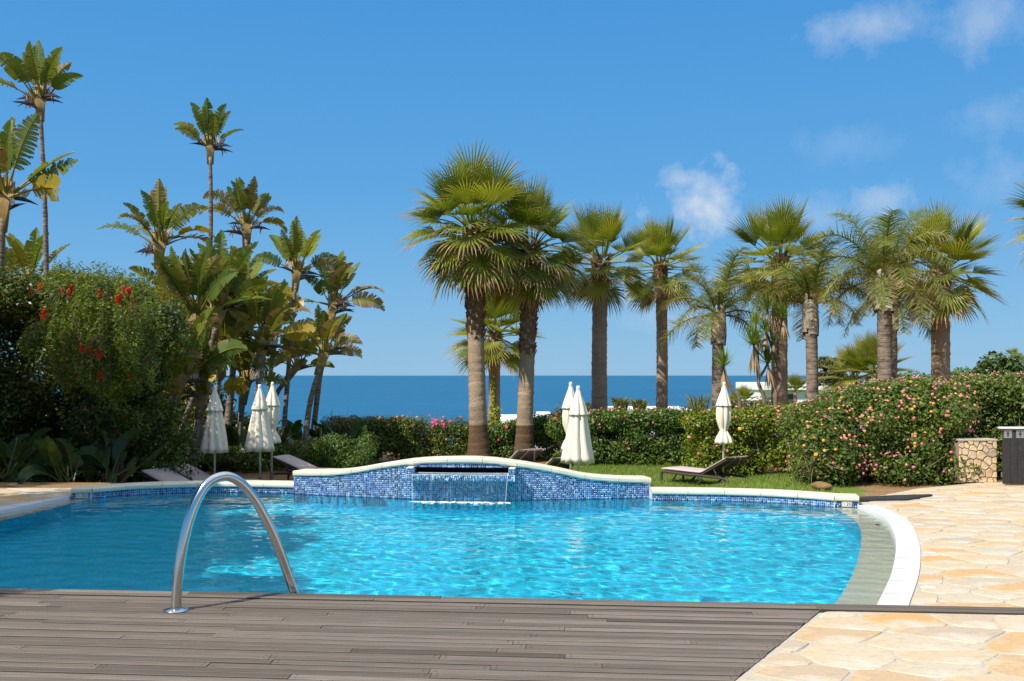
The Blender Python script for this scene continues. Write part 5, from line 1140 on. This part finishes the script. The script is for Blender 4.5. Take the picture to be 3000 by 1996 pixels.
# dark thicket closing the grove behind the loungers
lb = []
g = np.random.default_rng(29)
for i in range(90):
    px = g.uniform(440, 860); D = g.uniform(26.5, 29.0); topy = np.interp(px, [440, 560, 640, 700, 760, 860], [930, 1010, 1130, 1200, 1240, 1260]); r = g.uniform(.28, .5); z1 = sz(topy, 27.5); lb.append((sx(px, D), D, g.uniform(-.6, max(-.3, z1-r)), r*1.1, r, r))
bush('thicket', 'dark leafy thicket closing the grove behind the left loungers', 'bush', lb, 26000, .09, M['lf_dark'], .55, [dict(n=8, kinds=['magenta'], size=.05)], core=.3)
lb = [(sx(px, 23.6), 23.6+g.uniform(-.4, .4), gz(-5, 23.6)+g.uniform(.1, .7), .28, .28, .28) for px in g.uniform(880, 1080, 26)]
bush('understorey_shrub', 'low green shrub with thin leaves between the third lounger and the fountain wall', 'shrub', lb, 9000, .07, M['lf_green'], .3)
lb = [(sx(px, 20.0), 20.0+g.uniform(-1.5, 1.2), gz(-8, 20)+g.uniform(.1, 2.0), .38, .38, .38) for px in g.uniform(-200, 420, 75)]
bush('shade_shrub', 'dark shade shrub beneath the evergreen at the left paving', 'shrub', lb, 26000, .085, M['lf_dark'], .5, [dict(n=3, kinds=['magenta'], size=.05)])
lb = [(sx(px, 25.2), 25.2+g.uniform(-1.6, 1.0), gz(-6, 25)+g.uniform(.05, .5), .30, .30, .26) for px in g.uniform(520, 900, 60)]
bush('ground_shrub', 'low dark groundcover shrub under the parasols of the grove', 'shrub', lb, 15000, .08, M['lf_green'], .45)
# yucca
yl = Vector((sx(2278, 25.0), 25.0, gz(sx(2278, 25.0), 25.0))); yo = thing('yucca', 'branching yucca with spiky green heads and dry skirts, before the reddish palm trunk', 'yucca', yl)
def yucca_head(seed):
    rd = random.Random(seed); b = MB()
    for i in range(64):
        a = i*2.39996; e = R(85-115*(i/64)); d = Vector((math.cos(a)*math.cos(e), math.sin(a)*math.cos(e), math.sin(e))); s = Vector((-math.sin(a), math.cos(a), 0)); L = rd.uniform(.34, .5); dry = 0.0
        if i > 44: d = Vector((math.cos(a)*.28, math.sin(a)*.28, -1)).normalized(); dry = 1.0; L *= 1.15
        w = .02; p = Vector((0, 0, -.05*(i/64))); m_ = p+d*L*.5; t_ = p+d*L+DOWN*.05*(1 if i > 30 else 0)
        b.add([p-s*w*.6, p+s*w*.6, m_+s*w, m_-s*w, t_], [(0, 1, 2, 3), (3, 2, 4)], 0, dry)
    return b.mesh('leaf_rosette', False, 'dry', [M['yucca']])
YH = [yucca_head(i) for i in range(3)]
fork = at(2262, 1120, 25); hub = at(2272, 1172, 25); b = MB()
heads = [(2247, 905, .9), (2213, 950, .75), (2243, 968, .75), (2208, 1008, 1.15), (2250, 1062, 1.05), (2294, 930, .85), (2266, 1000, .45), (2120, 1070, 1.0)]
for i, (px, py, s) in enumerate(heads):
    p = at(px, py, 25+random.uniform(-.3, .3)); 
    if i == 7: pts = [at(2168, 1185, 25), at(2150, 1150, 25), at(2130, 1110, 25), p]
    elif px < 2230 or i == 4: pts = [at(2240, 1185, 25), at(2228, 1140, 25), at(2222, 1115, 25), p.lerp(at(2228, 1110, 25), .4), p]
    else: pts = [hub, at(2285, 1130, 25), at(2284, 1090, 25), at(2270, 1040, 25).lerp(p, .4), p]
    pts = [Vector(q) for q in catmull([tuple(Vector((pts[0].x, pts[0].y, gz(pts[0].x, 25))))]+[tuple(q) for q in pts], 5)]
    bb = MB(); bb.tube([q-yl for q in pts], [.06*(1-.6*k/len(pts)) for k in range(len(pts))], 8, jit=.06); bb.build('stem', M['twig'], yo, True)
    h_ = place('leaf_rosette', YH[i % 3], yo, p-yl, random.uniform(0, 6), random.uniform(-.15, .15), 0, s*1.2)
# vine on the small palm
vl = at(1447, 1240, 37.75); vl.z = gz(vl.x, 38); vo = thing('climbing_vine', 'yellow-green vine climbing the trunk of the small fan palm', 'vine', vl)
P = []; 
for i in range(620):
    py = random.uniform(1065, 1245); w = np.interp(py, [1065, 1100, 1180, 1200, 1245], [2, 3, 5, 16, 22]); px = np.interp(py, [1065, 1100, 1190, 1245], [1440, 1444, 1446, 1450])+random.gauss(0, w*.5); P.append(tuple(at(px, py, 37.68+random.uniform(-.1, .08))))
P = np.array(P); V, Fq = leaves_np(P, np.tile((0, -1, .2), (len(P), 1)), .10, .8); tag(obj('foliage', mesh_np('foliage', V-np.array(vl), Fq), M['lf_vine'], vo), kind='stuff')
b = MB(); b.tube([at(1451, 1262, 37.72)-vl, at(1448, 1190, 37.72)-vl, at(1443, 1120, 37.74)-vl, at(1440, 1065, 37.75)-vl], [.03, .025, .02, .012], 5); b.build('stem', M['twig'], vo)
# reeds and ornamental grasses behind the hedge
def reeds(name, label, px0, px1, pyb, pyt, D, n, m, w=.012):
    loc = at((px0+px1)/2, pyb, D); o = thing(name, label, 'grass clump', loc); b = MB()
    for i in range(n):
        p = at(random.uniform(px0*.7+px1*.3, px0*.3+px1*.7), pyb, D+random.uniform(-.4, .4)); q = at(random.uniform(px0, px1), random.uniform(pyt, pyt+(pyb-pyt)*.55), D+random.uniform(-.5, .5)); m_ = p.lerp(q, .55)+Vector((0, 0, .12)); s = Vector((w, 0, 0))
        b.add([p-s-loc, p+s-loc, m_+s-loc, m_-s-loc, q-loc], [(0, 1, 2, 3), (3, 2, 4)])
    tag(b.build('blades', m, o), kind='stuff'); return o
reeds('reed_clump', 'tall thin reeds leaning above the hedge beside the tied parasol', 2000, 2100, 1225, 1145, 27.6, 90, M['lf_reed'])
reeds('grass_clump', 'feathery dry grass clump above the hedge between two palm trunks', 1785, 1850, 1215, 1160, 33, 240, M['lf_reed'], .02)
reeds('grass_clump', 'pale arching grass clump right of the feathery one, before the sea', 1840, 1905, 1215, 1165, 34, 220, M['lf_reed'], .02)
g = np.random.default_rng(41)
lb = [(sx(px, 31), 31+g.uniform(-.5, .5), sz(np.interp(px, [1600, 1640, 1740], [1230, 1200, 1195]), 31)-g.uniform(0, .9), .33, .33, .3) for px in g.uniform(1600, 1745, 22)]
bush('olive_shrub', 'pale olive shrub showing behind the pair of closed parasols', 'shrub', lb, 6000, .08, M['lf_far'], .35, tw=30)
# far trees and shrubs on the right, villas
def far_tree(name, label, px, pyt, pyb, D, wpx, n, size, m, seed):
    g_ = np.random.default_rng(seed); base_ = at(px, pyb, D); o = thing(name, label, 'tree', base_); zt = sz(pyt, D)-base_.z; w = wpx*D/F/2; lbs = []
    for i in range(26): a = g_.uniform(0, 6.28); rr = g_.uniform(0, 1)**.5*w*.75; f = g_.uniform(.25, .92); r = w*g_.uniform(.2, .36); lbs.append((math.cos(a)*rr*(1.2-f*.6), math.sin(a)*rr*.7, zt*f, r*1.2, r, r*.8))
    P, N = lobe_points(lbs, n, .5); V, Fq = leaves_np(P, N+np.array((0, -.1, .3)), size, .5, jitter=1.4); tag(obj('crown', mesh_np('crown', V, Fq), m, o), kind='stuff')
    b = MB(); b.tube([(0, 0, -1), (w*.05, 0, zt*.4), (-w*.1, 0, zt*.8)], [w*.10, w*.07, w*.03], 7)
    for i in range(6): l = lbs[i]; b.tube([(0, 0, zt*.3), (l[0]*.5, l[1]*.5, l[2]*.8), l[:3]], [w*.05, w*.03, w*.01], 5)
    b.build('trunk', M['bark'], o); return o
far_tree('windswept_tree', 'wispy windswept tree beside the white villa', 2440, 1045, 1190, 62, 130, 3600, .22, M['lf_far'], 51)
far_tree('round_tree', 'dark rounded tree on the skyline beyond the lantana', 2900, 1060, 1150, 95, 120, 5200, .32, M['lf_dark'], 52)
far_tree('round_tree', 'olive rounded tree on the skyline left of the dark one', 2820, 1098, 1160, 90, 130, 4200, .30, M['lf_far'], 53)
far_tree('round_tree', 'low dark tree behind the white villa', 2375, 1120, 1180, 150, 90, 2600, .45, M['lf_far'], 54)
for i, (px, py, D, s, lab) in enumerate(((2500, 1115, 46, .8, 'bushy fan palm with no visible trunk beside the windswept tree'), (2560, 1095, 45, .9, 'bushy fan palm thicket left of the largest feather palm'), (2180, 1180, 70, .75, 'small distant palm tuft at the sea edge beside the yucca'), (2150, 1190, 72, .6, 'smallest distant palm tuft beside the leaning yucca stem'), (2330, 1150, 60, .7, 'distant palm tuft before the white villa'))):
    c_ = at(px, py, D); base_ = Vector((c_.x, D, c_.z-2.2*s)); o = thing('distant_palm', lab, 'palm tree', base_); b = MB(); b.tube([(0, 0, -1.5), (0, 0, 2.2*s)], [.2*s, .16*s], 8); b.build('trunk', M['ptrunk'], o)
    for k in range(30 if D < 50 else 20): e = 85-125*(k/30); me = near(FAN, e)[k % 3]; place('frond', me, o, Vector((0, 0, 2.2*s)), k*2.4, 0, 0, s*(1.3 if D < 50 else 1.0))
for i, (px, py, D, lab) in enumerate(((2967, 1045, 120, 'tiny far fan palm standing on the skyline above the round tree'), (2982, 1058, 125, 'tiny far fan palm at the right of its taller neighbour on the skyline'))):
    c_ = at(px, py, D); o = thing('distant_palm', lab, 'palm tree', Vector((c_.x, D, c_.z-4))); b = MB(); b.tube([(0, 0, -1), (0, 0, 4)], [.22, .16], 7); b.build('trunk', M['ptrunk'], o)
    for k in range(18): e = 70-100*(k/18); place('frond', near(FAN, e)[k % 3], o, Vector((0, 0, 4)), k*2.4, 0, 0, .75)
g = np.random.default_rng(61)
lb = [(sx(px, 70), 70+g.uniform(-4, 4), sz(1150, 70)-g.uniform(-.9, .9), 1.1, 1.1, .9) for px in g.uniform(2620, 3080, 40)]
bush('far_scrub', 'band of far green scrub on the rise beyond the lantana', 'scrub', lb, 16000, .26, M['lf_green'], .5, tw=0)
lb = [(sx(px, 48), 48+g.uniform(-2, 2), sz(1215, 48)-g.uniform(-.3, .8), .7, .7, .6) for px in g.uniform(2120, 2420, 26)]
bush('seaside_scrub', 'brownish seaside scrub behind the lime hedge under the villa', 'scrub', lb, 9000, .16, M['lf_far'], .5, tw=0)
def villa(label, px0, px1, py0, py1, D, depth, wins, slab=0.35):
    a, c_ = at(px0, py1, D), at(px1, py0, D); w = c_.x-a.x; h = c_.z-a.z; o = thing('villa', label, 'building', (a.x+w/2, D+depth/2, a.z-3)); H = h+3
    b = MB(); b.box((0, .25, H/2-slab/2), (w*.94, depth*.94, H-slab)); b.build('wall', M['white_wall'], o)
    b = MB(); b.box((0, 0, H-slab/2), (w, depth, slab), bev=.02); b.build('roof', M['white_wall'], o)
    for (u0, u1, v0, v1) in wins:
        x0 = -w/2+w*u0; x1 = -w/2+w*u1; z0 = 3+h*v0; z1 = 3+h*v1; y = .25-depth*.47; f = MB()
        for (cx, cz, ww, hh) in (((x0+x1)/2, z0, x1-x0, .08), ((x0+x1)/2, z1, x1-x0, .08), (x0, (z0+z1)/2, .08, z1-z0), (x1, (z0+z1)/2, .08, z1-z0)): f.box((cx, y-.03, cz), (ww, .08, hh))
        fo = f.build('window', M['alu'], o); gp = MB(); gp.box(((x0+x1)/2, y-.01, (z0+z1)/2), (x1-x0, .03, z1-z0)); gp.build('pane', M['glass'], fo)
    return o
villa('white flat-roofed villa seen between the reddish palm and the windswept tree', 2225, 2425, 1122, 1180, 85, 9, [(.30, .55, -.1, .45), (.7, .86, -.3, .4)], .62)
villa('low white villa roof just above the hedge behind the small palm', 1440, 1690, 1232, 1262, 60, 9, [(.1, .3, -.6, .2), (.5, .8, -.6, .2)], .25)
villa('small white chimney block left of the parasol pair', 1572, 1612, 1208, 1240, 62, 1.0, [], .12)
villa('low white terrace wall showing above the dark hedge between palm trunks', 1810, 2040, 1200, 1240, 56, 6, [(.2, .4, -.8, .1)], .25)

# ------------------------------------------------------------------ parasols and loungers
def parasol(px, py_top, D, label, tied=False, seed=1, lean=0.0, H=2.17):
    rd = random.Random(seed); c_ = at(px, py_top, D); z0 = gz(c_.x, D); loc = Vector((c_.x, D, z0)); H = c_.z-z0; o = thing('parasol', label, 'parasol', loc)
    b = MB(); b.tube([(0, 0, 0), (0, 0, H-.05)], .021, 12); b.build('pole', M['alu'], o, True)
    b = MB(); b.lathe([(.24, 0), (.24, .05), (.20, .07), (.04, .08), (.035, .30), (.03, .30)], 20); b.build('base', M['resin'], o, True)
    ph = rd.uniform(0, 6.28); nf = 8
    def fold(amp): 
        def f(r, z, th):
            a = th*nf+ph+.5*math.sin(z*5+ph)+.35*math.sin(th*2+ph*3); return r*(1+amp*(abs(math.cos(a/2))**.7*2-1.15)+.05*math.sin(th*3+z*4+ph))
        return f
    zt = H-.07; L = 1.24
    if not tied: prof = [(.022, zt), (.05, zt-.10), (.085, zt-.22), (.12, zt-.40), (.155, zt-.62), (.185, zt-.82), (.215, zt-1.0), (.238, zt-1.14), (.250, zt-L), (.235, zt-L+.012), (.12, zt-L+.03)]
    else: prof = [(.022, zt), (.05, zt-.10), (.09, zt-.22), (.125, zt-.38), (.14, zt-.55), (.135, zt-.70), (.10, zt-.84), (.068, zt-.92), (.085, zt-.97), (.135, zt-1.06), (.165, zt-1.15), (.17, zt-1.20), (.155, zt-1.195), (.08, zt-1.17)]
    bb = MB(); bb.lathe(prof, 96, 0, False, fold(.20)); bb.build('canopy', M['canvas'], o, True)
    bb = MB(); bb.lathe([(.026, zt+.012), (.055, zt-.09), (.088, zt-.19), (.122, zt-.30), (.150, zt-.405), (.158, zt-.425), (.150, zt-.418), (.12, zt-.37)], 96, 0, False, fold(.14)); bb.build('vent_cap', M['canvas'], o, True)
    bb = MB(); bb.lathe([(.026, zt-.01), (.034, zt+.01), (.034, zt+.045), (.026, zt+.07), (.012, zt+.075)], 16); bb.build('finial', M['whitep'], o, True)
    if tied: bb = MB(); bb.lathe([(.070, zt-.905), (.076, zt-.91), (.076, zt-.935), (.070, zt-.94)], 24, 0, False); bb.build('tie_strap', M['canvas'], o, True)
    o.rotation_euler = (lean*.3, lean, 0); return o
parasol(629, 1131, 19.6, 'closed cream parasol standing alone behind the first two loungers', False, 1)
parasol(762, 1127, 19.6, 'closed cream parasol with full skirt in front of its tied neighbour in the grove', False, 2, -.004)
parasol(795, 1120, 20.8, 'cream parasol tied at the waist, half hidden behind another by the grove', True, 3, .012)
parasol(1694, 1131, 16.9, 'full white parasol closed without a tie, foremost of the pair by the fountain wall', False, 4)
parasol(1672, 1120, 18.6, 'cream parasol partly hidden behind the full white one', True, 5)
parasol(2118, 1120, 20.6, 'single cream parasol tied at the waist beside the right lounger', True, 6, .012)
def lounger(loc, az, label, back=34, cushion=True, sc=1.0):
    o = thing('lounger', label, 'sun lounger', loc, az, None); o.scale = (sc, sc, sc); W_ = .33; hz = .23; xb = 1.18; bl_ = .76; ca_, sa_ = math.cos(R(back)), math.sin(R(back))
    for s in (-1, 1):
        y = s*W_
        pts = catmull([(0.03, y, .02), (.02, y, .16), (.06, y, hz-.01), (.2, y, hz), (.7, y, hz-.012), (1.2, y, hz), (1.6, y, hz-.005), (1.84, y, hz-.02), (1.93, y, .17), (1.95, y, .02)], 5)
        b = MB(); b.tube(pts, [.026]*len(pts), 8); b.build('side_rail', M['resin'], o, True)
        for (x0, x1, xm) in ((.55, .30, .40), (1.02, 1.38, 1.2)):
            b = MB(); b.tube(catmull([(xm+.1 if x0 < .8 else xm-.1, y, hz-.01), ((x0+x1)/2, y*.98, hz-.08), (x1 if x0 < .8 else x0, y*.97, .01)], 5), .022, 8); b.build('leg', M['resin'], o, True)
        b = MB(); b.tube([(xb+.42, y*.85, hz), (xb+.36*ca_, y*.85, hz+.36*sa_)], .014, 6); b.build('back_prop', M['resin'], o, True)
    b = MB(); b.box((.62, 0, hz+.018), (1.12, .60, .03), bev=.006); b.build('seat_panel', M['resin'], o)
    b = MB(); Mx = Matrix.Rotation(-R(back), 4, 'Y'); b.box((xb+bl_/2*ca_, 0, hz+.02+bl_/2*sa_), (bl_, .62, .035), mat=Mx, bev=.008)
    for k in range(4): b.box((xb+(.15+k*.17)*ca_+.022*sa_, 0, hz+.02+(.15+k*.17)*sa_-.022*ca_), (.03, .56, .02), mat=Mx)
    b.build('back_panel', M['resin'], o)
    if cushion:
        cl = catmull([(-.02, hz+.06), (.35, hz+.062), (.8, hz+.06), (1.05, hz+.062), (1.18, hz+.075), (1.32, hz+.075+.14*sa_/ca_), (1.55, hz+.075+.37*sa_/ca_), (xb+(bl_+.03)*ca_, hz+.07+(bl_+.03)*sa_)], 6); b = MB(); vs = []; ny_ = 9; n = len(cl)
        tn = np.gradient(cl, axis=0); tn /= np.linalg.norm(tn, axis=1, keepdims=True); nn = np.stack([-tn[:, 1], tn[:, 0]], 1)
        for i in range(n):
            e = min(1, min(i, n-1-i)/2.0+.35); tuft = 1-.25*math.exp(-((cl[i][0]-1.18)/.05)**2)
            for side in (1, -1):
                for j in range(ny_):
                    u = j/(ny_-1)*2-1; h_ = .028*e*tuft*(1-abs(u)**6*.65); q = cl[i]+nn[i]*h_*side; vs.append((q[0], u*.315, q[1]))
        k = 2*ny_
        ring = list(range(ny_))+list(range(2*ny_-1, ny_-1, -1))
        fs = [(i*k+ring[j], i*k+ring[(j+1) % k], (i+1)*k+ring[(j+1) % k], (i+1)*k+ring[j]) for i in range(n-1) for j in range(k)]+[tuple(ring), tuple((n-1)*k+r_ for r_ in ring[::-1])]
        b.add(vs, fs); b.build('cushion', M['taupe'], o, True)
        xt, zt = xb+(bl_+.02)*ca_, hz+.05+(bl_+.02)*sa_
        b = MB()
        for s in (-1, 1):
            pts = [(xt+.01, s*.05, zt+.045), (xt+.035, s*.08, zt-.01), (xb+.52*ca_+.06, s*.20, hz+.5*sa_-.03), (xb+.36*ca_+.03, s*.32, hz+.36*sa_)]
            vs = []; 
            for p in pts: vs += [(p[0], p[1]-.018, p[2]), (p[0], p[1]+.018, p[2])]
            b.add(vs, [(2*i, 2*i+1, 2*i+3, 2*i+2) for i in range(3)])
        b.build('strap', M['strap'], o)
    return o
def lg(px, D): x = sx(px, D); return (x, D, gz(x, D))
def lounge_at(px_foot, Df, px_head, Dh, label, back=34):
    a = Vector(lg(px_foot, Df)); h = Vector(lg(px_head, Dh)); d = h-a; L = d.to_2d().length; o = lounger(a, math.atan2(d.y, d.x), label, back); s = L/1.95
    return o
lounge_at(690, 17.6, 398, 18.6, 'taupe cushioned lounger set lowest behind the shaded pool rim at the end of the row', 21)
lounge_at(752, 18.9, 480, 19.6, 'taupe cushioned lounger between the lone parasol and the grove, dappled with shade', 22)
lounge_at(1050, 21.0, 785, 21.8, 'taupe cushioned lounger with dark frame beside the left end of the fountain wall', 20)
lounge_at(1968, 21.9, 2142, 20.5, 'taupe and brown lounger standing alone on the lawn beside the tied parasol', 27)
lounge_at(1540, 21.9, 1645, 20.4, 'lounger seen from behind with crossed straps, beside the full white parasol', 27)
lounge_at(1430, 23.2, 1540, 21.8, 'lounger seen from behind, mostly hidden by the top of the fountain wall', 32)

# ------------------------------------------------------------------ stone pier and slatted screen on the right
a = Vector((sx(2822, 14.75), 14.75, 0)); 
pw, phh = 0.56, 0.62; st = thing('stone_wall', 'low honey-coloured rubble stone wall beside the dark slatted screen', 'wall', (a.x+pw/2, 14.9, 0))
b = MB(); b.box((0, .12, phh/2-.02), (pw, .26, phh-.02)); b.build('mortar_core', M['mortar2'], st)
P = darts(lambda p: True, (-pw/2, pw/2, 0, phh), .055, .15, 4000); lims = [((-pw/2, 0), (-1, 0)), ((pw/2, 0), (1, 0)), ((0, 0), (0, -1)), ((0, phh), (0, 1))]
for poly in cells([(p[0], p[1]) for p in P], .014, .3):
    for q, nn in lims:
        if len(poly) >= 3: poly = clip_half(poly, q, nn)
    if len(poly) < 3 or area(poly) < .0006: continue
    me, c_ = stone_mesh(wobble(poly, .003), .03, .007, .03); me.name = 'stone'; s_ = obj('stone', me, M['wstone'], st); s_.rotation_euler = (R(90), 0, 0); s_.location = (c_[0], -.022+random.uniform(-.006, .006), c_[1])
b = MB(); b.box((0, .12, phh+.012), (pw+.02, .30, .03), bev=.006); b.build('wall_cap', M['mortar'], st)
sc_ = thing('slatted_screen', 'dark timber slatted screen with white cap and two restroom signs', 'screen', (sx(2933, 14.55)+.6, 14.5, 0)); x0 = -.6; bw = .098
for i in range(22):
    b = MB(); b.box((x0+bw/2+i*.104, 0, .42), (bw, .03, .80), bev=.004); b.build('board', M['black_board'], sc_)
b = MB()
for z in (.15, .7): b.box((x0+1.14, .035, z), (2.28, .035, .07))
b.build('rail', M['twig'], sc_)
b = MB(); b.box((x0+1.13, .0, .835), (2.36, .10, .03), bev=.005); b.build('cap', M['whitep'], sc_)
def pict(woman):
    b = MB(); k = 14
    def poly(pts): b.add([(p[0], -.0012, p[1]) for p in pts], [tuple(range(len(pts)))])
    poly([(.0085*math.cos(6.283*i/k), .036+.0085*math.sin(6.283*i/k)) for i in range(k)])
    if woman: poly([(-.009, .025), (.009, .025), (.020, -.014), (-.020, -.014)]); poly([(-.008, -.014), (-.002, -.014), (-.002, -.042), (-.008, -.042)]); poly([(.002, -.014), (.008, -.014), (.008, -.042), (.002, -.042)]); poly([(-.011, .024), (-.019, .0), (-.016, -.002), (-.009, .018)]); poly([(.011, .024), (.009, .018), (.016, -.002), (.019, .0)])
    else: poly([(-.011, .025), (.011, .025), (.011, -.008), (-.011, -.008)]); poly([(-.010, -.008), (-.001, -.008), (-.001, -.042), (-.010, -.042)]); poly([(.001, -.008), (.010, -.008), (.010, -.042), (.001, -.042)]); poly([(-.017, .024), (-.012, .024), (-.012, -.006), (-.017, -.006)]); poly([(.012, .024), (.017, .024), (.017, -.006), (.012, -.006)])
    return b.mesh('pictogram', False, None, [M['ink']])
for i, (x, wm, lab) in enumerate(((x0+.065, False, 'square grey restroom plate with a man'), (x0+.245, True, 'square grey restroom plate with a woman'))):
    b = MB(); b.box((0, 0, 0), (.118, .006, .118), bev=.002); p = b.build('restroom_sign', M['plate'], sc_); p.location = (x, -.019, .745); tag(p, lab)
    q = obj('pictogram', pict(wm), None, p); q.location = (0, -.0032, 0)
# fallen petals on the earth by the duckboard
b = MB()
for i in range(160):
    x = random.uniform(4.5, 6.2); y = 12.98+(x-4.5)*.62+random.uniform(0.05, .5); r = random.uniform(.008, .016); a_ = random.uniform(0, 6); b.add([(x+r*math.cos(a_+k*2.1), y+r*math.sin(a_+k*2.1), gz(x, y)+.012) for k in range(3)], [(0, 1, 2)])
tag(b.build('fallen_petals', M['salmon']), 'pink petals fallen on the earth under the lantana', 'petals', kind='stuff')
# the trees beside the terrace, out of view, whose shade falls on the left of the pool
def shade_tree(x, y, h, w, n, seed, label):
    g_ = np.random.default_rng(seed); o = thing('garden_tree', label, 'tree', (x, y, -.05)); lbs = []
    for i in range(30): a_ = g_.uniform(0, 6.28); rr = g_.uniform(0, 1)**.5*w*.8; f = g_.uniform(.45, .95); r = w*g_.uniform(.2, .34); lbs.append((math.cos(a_)*rr, math.sin(a_)*rr, h*f, r*1.2, r*1.2, r*.8))
    P, N = lobe_points(lbs, n, .4); V, Fq = leaves_np(P, N, .20, .55, jitter=1.4); tag(obj('crown', mesh_np('crown', V, Fq), M['lf_green'], o), kind='stuff')
    b = MB(); b.tube([(0, 0, -.2), (.1, 0, h*.4), (-.1, 0, h*.8)], [.2, .15, .08], 9)
    for i in range(8): l = lbs[i]; b.tube([(0, 0, h*.35), (l[0]*.5, l[1]*.5, l[2]*.75), l[:3]], [.08, .05, .02], 6)
    b.build('trunk', M['bark'], o, True)
shade_tree(-9.0, 6.6, 7.2, 2.2, 18000, 71, 'leafy garden tree beside the terrace, out of the picture on the left')
shade_tree(-10.1, 8.0, 7.8, 2.3, 16000, 72, 'leafy garden tree beyond the terrace corner, out of the picture on the left')
shade_tree(-13.0, 12.6, 8.2, 2.6, 18000, 73, 'leafy garden tree near the evergreen, out of the picture on the left')
shade_tree(-15.0, 15.6, 8.4, 2.6, 18000, 74, 'leafy garden tree behind the evergreen, out of the picture on the left')
shade_tree(-7.3, 4.9, 6.4, 0.8, 2600, 75, 'slender garden tree at the edge of the deck, out of the picture on the left')
